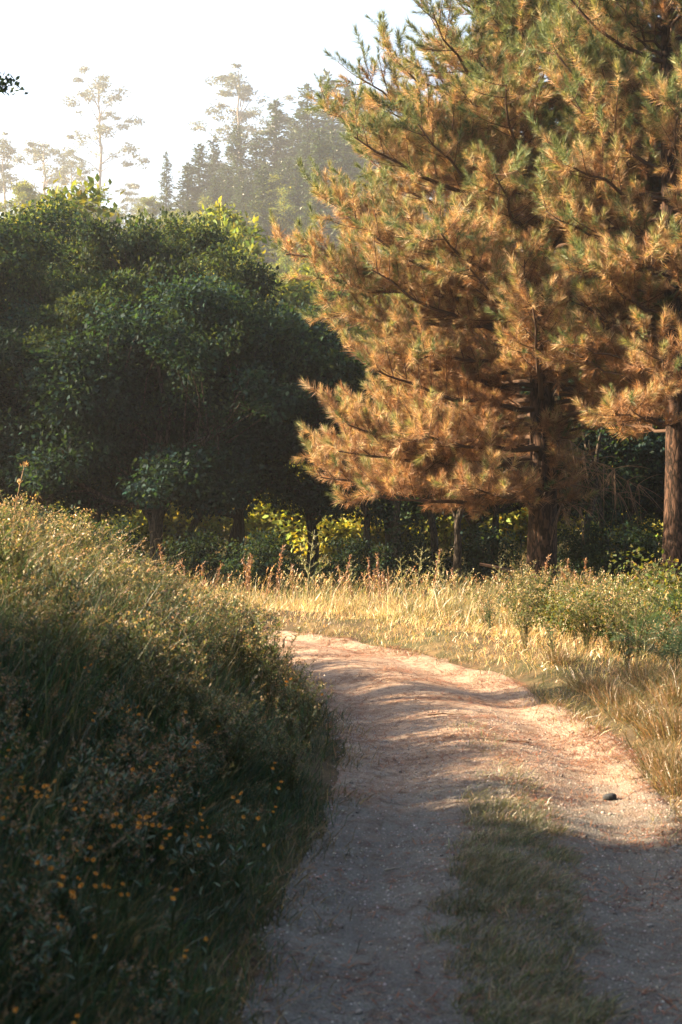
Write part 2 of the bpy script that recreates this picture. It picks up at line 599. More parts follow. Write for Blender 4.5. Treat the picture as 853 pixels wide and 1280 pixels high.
def put_tree(parts, h0, name, px, top, d, label, cat, group, rz, wide=1.0):
    x = (px - CX) / F_PX * d
    z = gz1(x, d)
    h = CAM_H - (top - HZ) / F_PX * d - z
    s = h / h0
    return tree_from(parts, name, (x, d, z), rz, (s * wide, s * wide, s), label, cat, group)


G_FRONT = 'shady broadleaf trees in a row behind the meadow grass'
LB_FRONT = 'shady dark green broadleaf tree in the row behind the meadow grass'
front = [(BL[0], 9.2, 18, 238, 41.0, .3, 1.0), (BL[1], 9.0, 198, 244, 42.0, 1.2, .78), (BL[2], 6.4, 198, 352, 36.8, .0, 1.0),
         (BL[1], 9.0, 112, 318, 39.0, 3.4, .95), (BL[3], 6.2, 300, 372, 38.5, 2.2, .9), (BL[2], 6.4, 392, 392, 39.5, 4.0, 1.0),
         (BL[3], 6.2, 492, 425, 41.0, .5, 1.15), (BL[2], 6.4, 590, 440, 42.5, 2.7, 1.15), (BL[3], 6.2, 690, 460, 41.5, 1.1, 1.2),
         (BL[2], 6.4, 790, 450, 42.5, 5.2, 1.15), (BL[1], 9.0, 905, 400, 41.5, .9, 1.1), (BL[0], 9.2, -110, 250, 40.0, 2.0, 1.0),
         (BL[2], 6.4, 45, 380, 37.5, 1.9, 1.0), (BL[3], 6.2, 1040, 380, 43.0, 4.1, 1.3)]
front_labels = ['tall shady broadleaf tree rising behind the seeding grass ridge', 'tallest shady broadleaf tree, its sunlit top below the lone conifer tip', 'lower rounded shady tree standing just in front of the tallest one',
                'shady broadleaf tree wedged between the two tallest crowns of the row', 'low shady tree stepping down from the tallest one toward the pine', 'low shady tree behind the tall pale feathery weed spire',
                'shady tree behind the lowest boughs of the big pine', 'shady tree half hidden behind slim saplings beside the big pine', 'shady tree directly behind the trunk of the big pine',
                'shady tree filling the gap between the two pine trunks', 'shady tree behind the dark-trunked pine on the verge', 'shady tree ending the row beyond the grass ridge', 'small shady tree in front of the one behind the ridge', 'shady tree beyond the pines at the end of the row']
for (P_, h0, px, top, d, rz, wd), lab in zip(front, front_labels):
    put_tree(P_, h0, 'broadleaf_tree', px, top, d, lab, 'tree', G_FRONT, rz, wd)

G_LIT = 'sunlit broadleaf trees behind the shady row'
LB_LIT = 'sunlit yellow-green broadleaf tree rising hazily behind the shady row'
lit = [(LT[0], 11, 60, 244, 58, .2, 1), (LT[1], 9, 140, 250, 62, 1.4, 1), (LT[0], 11, -60, 250, 60, 2.2, 1), (LT[1], 9, 262, 296, 66, 3.3, 1),
       (LT[1], 9, 335, 322, 64, .8, 1), (LT[0], 11, 400, 340, 70, 4.4, 1), (LT[1], 9, 470, 350, 66, 5.1, 1), (LT[1], 9, 580, 380, 64, 2.9, 1.1),
       (LT[0], 11, 720, 360, 68, 1.7, 1.1), (LT[1], 9, 850, 360, 66, .4, 1.1), (LT[0], 11, 255, 262, 70, 5.6, 1)]
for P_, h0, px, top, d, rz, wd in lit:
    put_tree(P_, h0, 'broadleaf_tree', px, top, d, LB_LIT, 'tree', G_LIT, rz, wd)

G_MID = 'hazy trees scattered over the lower hillside'
for k in range(34):
    d = 95 + 5.2 * k
    px = [250, 330, 400, 290, 370, 440, 180, 520, 620, 720, 820, 60, 120][k % 13] + rng.uniform(-30, 30)
    x = (px - CX) / F_PX * d
    z = gz1(x, d)
    h = rng.uniform(9, 14)
    tree_from(LT[k % 2], 'broadleaf_tree', (x, d, z), k * 2.2, h / [11, 9][k % 2], 'hazy rounded tree on the lower hillside below the conifer stand', 'tree', G_MID)

# low sunlit bushes in the glade beyond the shady row, seen through its trunks
BU = [broadleaf(121, 2.6, 1.7, 1.5, .1, 34, 210, .15, [(.17, .21, .05), (.22, .25, .06), (.12, .16, .04)], clump_r=(.4, .7), nlimb=4, r0=.05),
      broadleaf(122, 1.9, 1.5, 1.4, .1, 28, 200, .15, [(.2, .23, .06), (.25, .26, .07), (.13, .16, .04)], clump_r=(.35, .6), nlimb=4, r0=.04)]
for i in range(22):
    x = -12 + i * 1.35 + rng.normal() * .4
    d = 47.5 + rng.random() * 5
    b = BU[i % 2]
    tree_from(b, 'bush', (x, d, gz1(x, d)), rng.random() * 6.28, rng.uniform(.85, 1.35), 'sunlit yellow-green bush in the glade seen between the dark trunks', 'bush', 'sunlit bushes in the glade')


# far conifers
def conifer(seed, h, r, pal):
    g = np.random.default_rng(seed)
    tp = np.stack([g.normal(size=8) * .04, g.normal(size=8) * .04, np.linspace(-.3, h, 8)], 1)
    trunk = MB().add(*tube(tp, np.linspace(.22, .02, 8), 6), (.1, .1, .1)).mesh('trunk', M_bark, True)
    mb = MB()
    zs = np.arange(.10 * h, h, .42)
    for z in zs:
        t = (z - .06 * h) / (h * .94)
        rad = r * (1 - t) ** .72 * (.7 + .3 * min(1, t * 6))
        k = int(g.integers(6, 9))
        for a in g.random(k) * 6.283:
            L = rad * g.uniform(.55, 1.2) + .12
            n = max(3, int(L * 14))
            u = np.sort(g.random(n)) * L
            dirv = np.array([math.cos(a), math.sin(a), 0])
            zc = z + g.normal() * .12 + u * .25 - .16 * u * u / max(r, .5) + g.normal(size=n) * .06
            pos = np.stack([dirv[0] * u + g.normal(size=n) * .12, dirv[1] * u + g.normal(size=n) * .12, zc], 1)
            ax = unit(dirv[None] * .8 + rand_unit(n, g) * .8 + np.array([0, 0, .1]))
            v, f = leaves(pos, ax, unit(np.array([[0, 0, 1.0]]) + rand_unit(n, g) * .7), g.uniform(.3, .6, n), .2, -.1)
            mb.add(v, f, vary(pal, n, .25, g, 4))
    # leading shoot
    v, f = leaves(np.repeat([[0, 0, h - .5]], 8, 0) + g.normal(size=(8, 3)) * .05, unit(np.array([[0, 0, 1.]]) + rand_unit(8, g) * .35), rand_unit(8, g), .7, .16)
    mb.add(v, f, vary(pal, 8, .2, g, 4))
    return trunk, [], mb.mesh('crown', M_conifer)


CONP = [(.036, .066, .022), (.052, .08, .026), (.028, .052, .02)]
CF = [conifer(201, 20, 2.5, CONP), conifer(202, 20, 2.1, CONP), conifer(203, 20, 2.9, CONP)]
G_CON = 'tall conifers standing on the hazy hillside'
LB_CON = 'tall pointed conifer in the dense stand on the hazy hillside'
con = [(250, 182, 122), (268, 172, 128), (298, 160, 124), (322, 168, 126), (345, 128, 126), (365, 150, 132), (385, 108, 128),
       (410, 92, 130), (432, 110, 126), (285, 210, 116), (335, 205, 114), (310, 225, 110), (362, 200, 116), (392, 185, 114), (420, 190, 112),
       (455, 120, 128), (350, 255, 104), (400, 250, 102), (440, 235, 104), (480, 130, 130), (505, 170, 124), (530, 140, 130), (560, 190, 124),
       (600, 160, 130), (640, 190, 126), (690, 170, 130), (740, 190, 126), (790, 160, 130), (840, 180, 128), (900, 170, 130), (235, 205, 118), (376, 285, 98), (424, 300, 97)]
con += [(float(240 + 8.2 * k + rng.uniform(-5, 5)), float(238 - .42 * 8.2 * k + rng.uniform(-16, 30)), float(100 + rng.uniform(-4, 24))) for k in range(26)]
for i, (px, top, d) in enumerate(con):
    o = put_tree(CF[i % 3], 20, 'conifer_tree', px, top, d * 2.35, LB_CON, 'tree', G_CON, i * 1.7, 1.6 + .5 * rng.random())
put_tree(CF[1], 20, 'conifer_tree', 209, 192, 278, 'lone narrow conifer tip standing apart from the hillside stand', 'tree', None, .4, 1.2)


# far eucalyptus: a bare pale trunk with separate flat sprays of foliage
def gum(seed, h, spread, n_cl, pal):
    g = np.random.default_rng(seed)
    tp = wiggle(np.stack([np.linspace(0, g.normal() * .8, 10), np.linspace(0, .3, 10), np.linspace(-.3, h * .97, 10)], 1), .12, g)
    trunk = MB().add(*tube(tp, np.linspace(.33, .05, 10), 7), (.2, .2, .2)).mesh('trunk', M_bark_pale, True)
    limbs = []; crown = MB()
    for q in range(n_cl):
        z = h * (.33 + .66 * (q + g.random()) / n_cl) - g.random() * 1.5
        a = g.random() * 6.283
        t = z / h
        L = spread * (1.15 - .75 * t) * g.uniform(.35, 1.1)
        b = np.array([np.interp(z * .9, tp[:, 2], tp[:, 0]), 0, z * .9])
        c = np.array([b[0] + math.cos(a) * L, math.sin(a) * L, z + L * g.uniform(.0, .55)])
        limbs.append(MB().add(*tube(wiggle(bez(b, (b + c) / 2 + np.array([0, 0, .25 * L]), c, 6), .06, g), np.linspace(.09, .02, 6), 5), (.2, .2, .2)).mesh('limb', M_bark_pale, True))
        for s in range(int(g.integers(2, 5))):
            cc = c + g.normal(size=3) * np.array([1.0, 1.0, .9])
            n = int(g.integers(25, 120))
            pos = cc + rand_unit(n, g) * (g.random((n, 1)) ** .6) * np.array([1.15, 1.15, .75]) * g.uniform(.5, 1.25)
            v, f = leaves(pos, unit(rand_unit(n, g) + np.array([0, 0, -.8])), rand_unit(n, g), g.uniform(.35, .6, n), .2)
            crown.add(v, f, vary(pal, n, .25, g, 4))
    return trunk, limbs, crown.mesh('crown', M_conifer)


GP = [(.09, .11, .06), (.11, .125, .075), (.07, .09, .05)]
GU = [gum(301, 30, 6.5, 26, GP), gum(302, 30, 5.5, 22, GP), gum(303, 22, 7.5, 20, GP)]
put_tree(GU[0], 30, 'eucalyptus_tree', 125, 96, 430, 'tall slender eucalyptus with bare trunk and layered sprays, fading into haze', 'tree', None, .4, 1.5)
put_tree(GU[1], 30, 'eucalyptus_tree', 302, 84, 410, 'pale hazy eucalyptus top rising above the conifer stand', 'tree', None, 2.1, 1.5)
for k, (px, top, d, wd) in enumerate([(62, 176, 200, 1.0), (92, 196, 190, 1.0), (8, 168, 185, 1.0), (-45, 180, 190, 1.0), (165, 232, 195, 1.0), (35, 226, 170, 1.0), (188, 246, 180, 1.1), (345, 128, 200, .9)]):
    put_tree(GU[(k + 2) % 3], [30, 30, 22][(k + 2) % 3], 'eucalyptus_tree', px, top, d * 2.0, 'faint spreading eucalyptus crown fading into the bright haze', 'tree', 'faint eucalyptus trees in the haze', k * 1.3, wd * 1.5)

for k, (x, y, s_) in enumerate([(-13.6, 39.0, .98), (-21, 39.5, 1.1)]):  # trees added out of view to block the sun from the row
    tree_from(BL[k % 2], 'broadleaf_tree', (x, y, gz1(x, y)), k * 1.4, s_, 'unseen broadleaf tree added past the row to keep it in shade', 'tree', 'unseen trees added to shade the row')
# trees beside the track that throw the foreground's shade; one reaches a twig into the picture
SH = BL[1]
for k, (x, y, s, P_) in enumerate([(-9.5, -3.4, 1.1, 1), (-9.5, .8, 1.1, 0), (-9.0, 5.2, 1.05, 1), (-9.4, 7.3, 1.0, 0), (-15, 6.8, 1.1, 0), (-16, 3.5, 1.2, 1)]):
    tree_from(BL[P_], 'broadleaf_tree', (x, y, gz1(x, y)), k * 1.9 + .6, s, 'broadleaf tree standing beside the flowery bank, shading the track', 'tree', 'broadleaf trees beside the bank')
for k, (x, y, s_) in enumerate([(8.2, 3.0, 1.25), (9.0, 8.6, 1.3), (9.8, 14.2, 1.2), (7.5, -3.5, 1.3), (2.5, -9.5, 1.35), (-4.5, -9.0, 1.3), (14, 6, 1.5), (12, -4, 1.5), (15.5, 13.5, 1.5)]):  # unseen trees added beside and behind the camera to darken the foreground
    tree_from(BL[k % 2], 'broadleaf_tree', (x, y, gz1(x, y)), k * 1.1 + .2, s_, 'unseen broadleaf tree added around the near track to block skylight', 'tree', 'unseen trees added to block skylight')
thin = broadleaf(131, 9.5, 2.2, 2.2, 3.0, 34, 260, .12, DARK, nlimb=6, clump_r=(.4, .75))
bend_tree = tree_from(thin, 'young_broadleaf_tree', (-9.3, 15.6, gz1(-9.3, 15.6)), .5, (.62, .62, .95), 'slim young broadleaf tree on the bend of the track', 'tree', None)
tree_from(thin, 'young_broadleaf_tree', (-12, 12.6, gz1(-12, 12.6)), 2.8, .56, 'small open-crowned young tree above the grassy bank', 'tree', None)


# its long bough, whose last twig hangs into the picture
bw = np.array([-9.3, 15.6, 4.6]); be = at(4, 112, 15.4); g_ = np.random.default_rng(77)
P = wiggle(bez(bw, (bw + be) / 2 + np.array([0, 0, .9]), be, 10), .05, g_)
lm, cm = MB().add(*tube(P, np.linspace(.06, .006, 10), 6), (.1, .1, .1)), MB()
for k in range(26):
    s_ = P[g_.integers(4, 10)]
    if k < 5:
        s_ = P[9]
    e_ = s_ + g_.normal(size=3) * np.array([.10, .12, .08]) + (np.array([-.25, 0, .12]) if k >= 5 else 0)
    lm.add(*tube(bez(s_, (s_ + e_) / 2, e_, 3), np.array([.006, .004, .003]), 3), (.1, .1, .1))
    n = 16
    v, f = leaves(e_ + g_.normal(size=(n, 3)) * .035, rand_unit(n, g_), rand_unit(n, g_), g_.uniform(.05, .09, n), .035)
    cm.add(v, f, vary(DARK, n, .2, g_, 4))
inv = Matrix.LocRotScale(bend_tree.location, bend_tree.rotation_euler, bend_tree.scale).inverted()
lo = link('limb', lm.mesh('limb', M_bark, True), bend_tree); lo.matrix_parent_inverse = inv
co = link('leaves', cm.mesh('leaves', M_leaf), lo); co['kind'] = 'stuff'


# ------------------------------------------------------------------ pines
def tuft_mesh(seed, pal_tip, pal_in, n=120, shoot=.30, nl=.155):
    """one shoot along +Z with its needles"""
    g = np.random.default_rng(seed)
    u = g.random(n) ** .75
    a = g.random(n) * 6.283
    pos = np.stack([np.zeros(n), np.zeros(n), u * shoot], 1) + g.normal(size=(n, 3)) * .006
    tilt = R(20) + (1 - u) * R(58) + g.normal(size=n) * .18
    ax = np.stack([np.cos(a) * np.sin(tilt), np.sin(a) * np.sin(tilt), np.cos(tilt)], 1)
    L = nl * g.uniform(.65, 1.2, n)
    side = unit(np.cross(ax, rand_unit(n, g)))
    W = .0078
    droop = np.array([0, 0, -.0])
    v = np.stack([pos - side * W * .5, pos + side * W * .5, pos + ax * L[:, None] + droop], 1).reshape(-1, 3)
    f = np.arange(n * 3).reshape(-1, 3)
    ct = np.atleast_2d(pal_tip)[g.integers(0, len(pal_tip), n)]; ci = np.atleast_2d(pal_in)[g.integers(0, len(pal_in), n)]
    w = np.clip((u - .25) * 1.6 + g.normal(size=n) * .25, 0, 1)[:, None]
    c = (ct * w + ci * (1 - w)) * (1 + .22 * g.normal(size=(n, 1)))
    c = np.repeat(np.clip(c, .01, .8), 3, 0)
    return v, f, c


PG = [(.21, .25, .09), (.27, .29, .12), (.13, .175, .065)]            # living green needles
PO = [(.45, .33, .18), (.55, .42, .25), (.30, .22, .11), (.46, .29, .145)]   # old straw and rust needles
PR = [(.28, .16, .08), (.35, .215, .115), (.17, .095, .05)]
PD = [(.11, .16, .065), (.15, .195, .08), (.085, .13, .055)]            # deep green
TUFT = []
for s in range(3):
    TUFT.append(tuft_mesh(400 + s, PG, PO))                 # green tip, brown inside
for s in range(3):
    TUFT.append(tuft_mesh(410 + s, PO + PG[:1], PR, 115, .28, .165))   # mostly straw
for s in range(2):
    TUFT.append(tuft_mesh(420 + s, PR, PR, 100, .26, .155))            # rust
for s in range(2):
    TUFT.append(tuft_mesh(430 + s, PD, PD, 120, .31, .14))            # all green
TUFT_ME = [MB().add(*t).mesh('needle_tuft', M_needle) for t in TUFT]


def pine(name, label, base, top_h, r0, profile, lean, seed, n_branch, z_lo, tufts_per_m, n_parts, dead=None, extra=(), sector=None):
    """profile: list of (z, radius) above the base; tufts are placed along the side shoots of every branch"""
    g = np.random.default_rng(seed)
    root = tag(empty(name, base), label, 'tree', None)
    zz = np.linspace(-.3, top_h, 16)
    tp = np.stack([lean[0] * (zz / top_h) ** 1.0 + .08 * np.sin(zz * .5), lean[1] * zz / top_h + .06 * np.cos(zz * .4), zz], 1)
    tr = r0 * (1 - .93 * np.clip(zz / top_h, 0, 1)) ** .85; tr[0] *= 1.3; tr[1] *= 1.04
    link('trunk', MB().add(*tube(tp, tr, 14), (.1, .1, .1)).mesh('trunk', M_bark_pine, True), root)
    pz, pr = np.array(profile).T
    specs = []
    for i in range(n_branch):
        z = z_lo + (top_h * .97 - z_lo) * ((i + g.random()) / n_branch) ** .92
        a = i * 2.39996 + g.normal() * .35
        L = np.interp(z, pz, pr) * g.uniform(.72, 1.08)
        if sector is not None:
            L *= sector(a, z)
        specs.append((z, a, L))
    for i in range(n_branch // 2):                    # short inner boughs that fill the crown
        z = z_lo + 1.2 + (top_h * .9 - z_lo - 1.2) * (i + g.random()) / (n_branch // 2)
        specs.append((z, g.random() * 6.283, np.interp(z, pz, pr) * g.uniform(.35, .62)))
    specs += [(e_[0] + (.5 if e_[0] < 4 else .25), *e_[1:]) for e_ in extra]
    T = []         # tuft: pos, dir, scale, kind, branch index
    brs = []
    for bi, (z, a, L, *rs) in enumerate(specs):
        if L < .25:
            continue
        b = np.array([np.interp(z, zz, tp[:, 0]), np.interp(z, zz, tp[:, 1]), z])
        out = np.array([math.cos(a), math.sin(a), 0.0])
        rise = (.10 + .60 * (z / top_h) ** 1.3) * L + g.normal() * .12 * L
        if rs:
            rise = rs[0]
        e = b + out * L + np.array([0, 0, rise])
        m = b + out * L * .55 + np.array([0, 0, rise * .25 - .05 * L])
        P = wiggle(bez(b, m, e, 9), .035, g)
        mb = MB().add(*tube(P, (.018 + .011 * L) * np.linspace(1, .22, 9), 6), (.075, .048, .033))
        n_side = max(4, int(L * 5.2))
        tg = unit(np.gradient(P, axis=0))
        br_t = []
        for k in range(n_side):
            t = .22 + .78 * (k + g.random()) / n_side
            q = t * 8; i0 = min(int(q), 7); fr = q - i0
            s = P[i0] * (1 - fr) + P[i0 + 1] * fr
            d0 = tg[i0]
            sgn = 1 if k % 2 else -1
            lat_ = np.cross(d0, [0, 0, 1.0]) * sgn
            sl_ = (.30 + .75 * (1 - abs(t - .55))) * g.uniform(.5, 1.1) * min(1.0, .35 + L * .2)
            dv = unit(d0 * g.uniform(.5, 1.0) + lat_ * g.uniform(.5, 1.1) + np.array([0, 0, g.uniform(-.55, .95)]))
            e2 = s + dv * sl_ + np.array([0, 0, .18 * sl_])
            W2 = bez(s, s + dv * sl_ * .5, e2, 4)
            mb.add(*tube(W2, np.array([.011, .009, .007, .005]), 4), (.10, .06, .04))
            nt_ = max(2, int(round(sl_ * tufts_per_m)))
            for j in range(nt_):
                w = (j + .6 + .4 * g.random()) / nt_
                w = min(w, 1.0)
                pp = s + (e2 - s) * w
                td = unit(dv * .75 + np.array([0, 0, .55]) + g.normal(size=3) * .38)
                br_t.append((pp, td, g.uniform(.55, 1.35), t * .6 + w * .4))
        br_t.append((e - tg[-1] * .05, unit(tg[-1] + np.array([0, 0, .5])), 1.15, 1.2))
        ob = link('branch', mb.mesh('branch', M_twig, True), root)
        k = len(brs); brs.append(ob)
        for pp, td, sc, w in br_t:
            hgt = z / top_h
            green = (w - .66) * 1.8 + (hgt - .36) * 2.2 + g.normal() * .36
            if green > .55:
                kind = int(g.integers(8, 10))
            elif green > .1:
                kind = int(g.integers(0, 3))
            elif green > -.45:
                kind = int(g.integers(3, 6))
            else:
                kind = int(g.integers(6, 8))
            T.append((pp, td, sc, kind, k))
    P_ = np.array([t[0] for t in T]); D_ = np.array([t[1] for t in T]); S_ = np.array([t[2] for t in T])
    K_ = np.array([t[3] for t in T]); B_ = np.array([t[4] for t in T])
    a_, b_ = frames(D_)
    spin = g.random(len(T)) * 6.283
    ca, sa = np.cos(spin)[:, None], np.sin(spin)[:, None]
    A = a_ * ca + b_ * sa; Bv = np.cross(D_, A)
    W = P_ + np.array(base)
    # the tufts that face the camera inside the picture become parts of their branch
    uu = (W[:, 0]) / W[:, 1] * F_PX + CX; vv = HZ - (W[:, 2] - CAM_H) / W[:, 1] * F_PX
    inside = (uu > -10) & (uu < 863) & (vv > -10) & (vv < 1290)
    score = W[:, 1] + np.where(inside, 0, 1e3)
    pick = np.argsort(score)[:n_parts]
    pick = pick[inside[pick]]
    is_part = np.zeros(len(T), bool); is_part[pick] = True
    for i in pick:
        o = link('needle_tuft', TUFT_ME[K_[i]], brs[B_[i]])
        mt = Matrix(((A[i, 0], Bv[i, 0], D_[i, 0], 0), (A[i, 1], Bv[i, 1], D_[i, 1], 0), (A[i, 2], Bv[i, 2], D_[i, 2], 0), (0, 0, 0, 1)))
        o.matrix_basis = Matrix.Translation(P_[i]) @ mt @ Matrix.Scale(S_[i], 4)
    mb = MB()
    for k in range(len(TUFT)):
        sel = np.where((K_ == k) & ~is_part)[0]
        if len(sel) == 0:
            continue
        v, f, c = TUFT[k]
        vv_ = P_[sel][:, None] + S_[sel][:, None, None] * (v[None, :, 0:1] * A[sel][:, None] + v[None, :, 1:2] * Bv[sel][:, None] + v[None, :, 2:3] * D_[sel][:, None])
        ff = (f[None] + (np.arange(len(sel)) * len(v))[:, None, None]).reshape(-1, 3)
        mb.add(vv_.reshape(-1, 3), ff, np.tile(c, (len(sel), 1)))
    tag(link('needles', mb.mesh('needles', M_needle), root), kind='stuff')
    # bare dead twigs hanging under the crown
    if dead:
        for (z, a, L) in dead:
            b = np.array([np.interp(z, zz, tp[:, 0]), np.interp(z, zz, tp[:, 1]), z])
            out = np.array([math.cos(a), math.sin(a), 0.0])
            e = b + out * L + np.array([0, 0, -.12 * L])
            P = wiggle(bez(b, (b + e) / 2 + np.array([0, 0, .12 * L]), e, 8), .03, g)
            mb = MB().add(*tube(P, np.linspace(.024, .004, 8), 5), (.10, .068, .047))
            for k in range(int(L * 24)):
                s = P[g.integers(2, 8)]
                ee = s + (out * g.uniform(-.1, .6) + g.normal(size=3) * .30 + np.array([0, 0, -g.uniform(.15, .9)])) * .7
                mb.add(*tube(bez(s, (s + ee) / 2 + np.array([0, 0, .1]), ee, 5), np.linspace(.0065, .0025, 5), 3), (.17, .115, .075))
            tag(link('dead_branch', mb.mesh('dead_branch', M_twig, True), root))
    print('pine', name, 'tufts', len(T))
    return root


PB = at(677, 735, 32.0); PBx = float(PB[0])
base1 = (PBx, 32.0, gz1(PBx, 32.0))
prof1 = [(0, 3.6), (1.2, 4.3), (2.2, 4.4), (3.4, 3.9), (5, 4.1), (7, 4.3), (8.5, 3.9), (9.2, 3.1), (10.2, 2.3), (11.5, 1.8), (14, 1.4), (16, .4)]


def sector1(a, z):
    # low boughs only on the open, sunlit side
    ca = math.cos(a)
    if z < 3.7:
        return 1.0 if ca < -.1 else .12
    return 1.0


ex1 = [(6.2, math.pi * 1.02, 5.0, .45), (5.9, math.pi * 1.07, 4.5, .2), (5.3, math.pi * 1.04, 4.2, .2), (1.9, math.pi * 1.05, 4.5, .1), (1.6, math.pi * 1.2, 4.3, .1), (1.7, math.pi * 1.35, 3.6, .1), (2.4, math.pi * .95, 4.3, .1),
       (2.6, math.pi * 1.28, 4.2, .2), (2.3, math.pi * 1.12, 4.4, .2), (8.2, math.pi * 1.03, 4.1, 1.3), (8.7, math.pi * 1.1, 3.6, 1.2),
       (7.6, math.pi * 1.16, 4.1, 1.0), (9.2, math.pi * 1.3, 3.6, 1.4), (8.0, math.pi * 1.42, 3.6, 1.2)]
dead1 = [(2.6, -.55, 2.0), (2.9, -.9, 1.9), (2.3, -.2, 1.7), (3.2, -1.2, 1.6), (2.0, -1.0, 1.3)]
pine('pine_tree', 'big sunlit pine with rusty and green needles spreading over the track bend', base1, 16.2, .31, prof1, (-.25, 0), 501, 180, 2.0, 9.5, 300, dead1, ex1, sector1)

P2B = at(843, 742, 28.5)
base2 = (float(P2B[0]), 28.5, gz1(float(P2B[0]), 28.5))
prof2 = [(0, 2.0), (3.5, 1.9), (5, 2.0), (8, 2.4), (11, 2.2), (13, 1.5), (15, .3)]


def sector2(a, z):
    return 1.0 if z > 2.8 else .5


pine('pine_tree', 'dark-trunked pine beside the verge, only its near boughs catching sun', base2, 15.0, .24, prof2, (-.1, .2), 502, 120, 3.0, 9.5, 220, None, (), sector2)
P3B = at(905, 740, 31.0)
base3 = (float(P3B[0]) + .3, 31.5, gz1(float(P3B[0]) + .3, 31.5))
pine('pine_tree', 'shaded pine behind the dark-trunked one, its trunk half hidden', base3, 15.5, .22, [(0, 2.4), (4, 2.6), (9, 2.8), (12, 2.2), (15.5, .3)], (.1, 0), 503, 80, 3.6, 9.0, 60)

# slim dark trunks of saplings standing under the pine
def sapling(px, y0, d, h, lean, seed, label):
    g = np.random.default_rng(seed)
    b = at(px, y0, d); x = float(b[0]); z = gz1(x, d)
    o = tag(empty('sapling_tree', (x, d, z)), label, 'tree', 'slim saplings under the pine')
    tp = wiggle(bez((0, 0, -.2), (lean * .2, 0, h * .5), (lean, .3, h), 8), .04, g)
    link('trunk', MB().add(*tube(tp, np.linspace(.11, .03, 8), 7), (.1, .1, .1)).mesh('trunk', M_bark, True), o)
    mb = MB()
    n = 900
    cen = tp[4:][g.integers(0, 4, 26)] + g.normal(size=(26, 3)) * np.array([.8, .6, .5])
    pos = cen[g.integers(0, 26, n)] + g.normal(size=(n, 3)) * .24
    v, f = leaves(pos, unit(rand_unit(n, g)), unit(rand_unit(n, g) + np.array([0, 0, .8])), g.uniform(.08, .14, n), .07)
    mb.add(v, f, vary(DARK, n, .25, g, 4))
    link('crown', mb.mesh('crown', M_leaf), o)
    for k in range(3):
        s = tp[3 + k]
        e = s + np.array([g.normal() * .9, g.normal() * .4, g.uniform(.4, 1.0)])
        link('limb', MB().add(*tube(bez(s, (s + e) / 2 + np.array([0, 0, -.1]), e, 5), np.linspace(.04, .012, 5), 5), (.1, .1, .1)).mesh('limb', M_bark, True), o)


for k, (px, d, h, ln) in enumerate([(500, 36, 4.4, -.3), (545, 37, 4.6, -.5), (566, 34, 3.6, .55), (470, 37, 4.0, -.9), (610, 38, 4.2, .6), (760, 37, 4.2, -.6), (730, 36.5, 3.9, .5), (190, 38, 4.2, .5), (225, 37.6, 4.4, 1.6), (130, 38.4, 4.4, -.6), (280, 38.8, 4.0, 1.4)]):
    sapling(px, 720, d, h, ln, 600 + k, 'slim dark sapling trunk standing under the trees behind the grass')

# fallen log leaning in the grass by the big pine
lp = bez(at(600, 705, 31) * [1, 1, 1], at(640, 712, 31), at(690, 735, 31.3), 6)
tag(link('dead_limb', MB().add(*tube(wiggle(lp, .04, rng), np.linspace(.03, .06, 6), 6), (.14, .09, .06)).mesh('dead_limb', M_twig, True)), 'fallen grey limb propped in grass beside the big pine trunk', 'dead limb')

print('trees', time.time() - T0)


# ------------------------------------------------------------------ grass (stuff)
def scatter(n, x0, x1, y0, y1, dens, g=None):
    g = g or rng
    x = g.uniform(x0, x1, n); y = g.uniform(y0, y1, n)
    lat = lateral(x, y)
    keep = g.random(n) < dens(x, y, lat)
    keep &= (x > -.235 * y - 1.6) & (x < .235 * y + 1.8)
    x, y, lat = x[keep], y[keep], lat[keep]
    return np.stack([x, y, ground_z(x, y, lat) - .015], 1), lat


WIND = unit(np.array([[.9, -.25, 0.0]]))


def grass(name, label, root, L, W, pal, bend, up=.25, amt=.3, wind=.7):
    n = len(root)
    d0 = unit(np.array([[0, 0, 1.0]]) + rng.normal(size=(n, 3)) * up * np.array([1, 1, .2]))
    ln = rand_unit(n) * np.array([1, 1, .1]) + WIND * wind
    v, f, tip = blades(root, d0, L, W, bend * rng.uniform(.3, 1.5, n), unit(ln))
    c = vary(pal, n, amt)
    tone = .75 + .5 * vnoise(root[:, 0] * 1.6, root[:, 1] * 1.6, 33)
    c = np.clip(c * tone[:, None], .006, .8)
    mb = MB().add(v, f, np.repeat(c, 5, 0))
    o = link(name, mb.mesh(name, M_grass))
    return tag(o, label, None, None, 'stuff'), tip


GREEN = [(.045, .095, .045), (.055, .105, .045), (.038, .082, .042), (.07, .11, .048)]
MIXD = GREEN + [(.2, .16, .085)]
STRAW = [(.58, .41, .22), (.50, .34, .17), (.64, .48, .28), (.34, .25, .11), (.30, .28, .11)]

# left bank
def d_bank(x, y, lat):
    return sstep(HALF - .08, HALF + .25, lat + 2 * edge_wob(x, y)) * (.45 + .55 * vnoise(x * 2.5, y * 2.5, 21)) * (y < 21.5 + x * .1)


root, lat = scatter(150000, -7.5, 1.3, 3.0, 21.5, d_bank)
hgt = (.16 + .36 * sstep(1.05, 2.4, lat)) * (.5 + .8 * vnoise(root[:, 0] * 1.3, root[:, 1] * 1.3, 22))
n = len(root)
grass('bank_grass', 'dark green long grass covering the bank', root, hgt * rng.uniform(.5, 1.4, n), rng.uniform(.003, .0065, n), MIXD, .55)
print('bank', n)


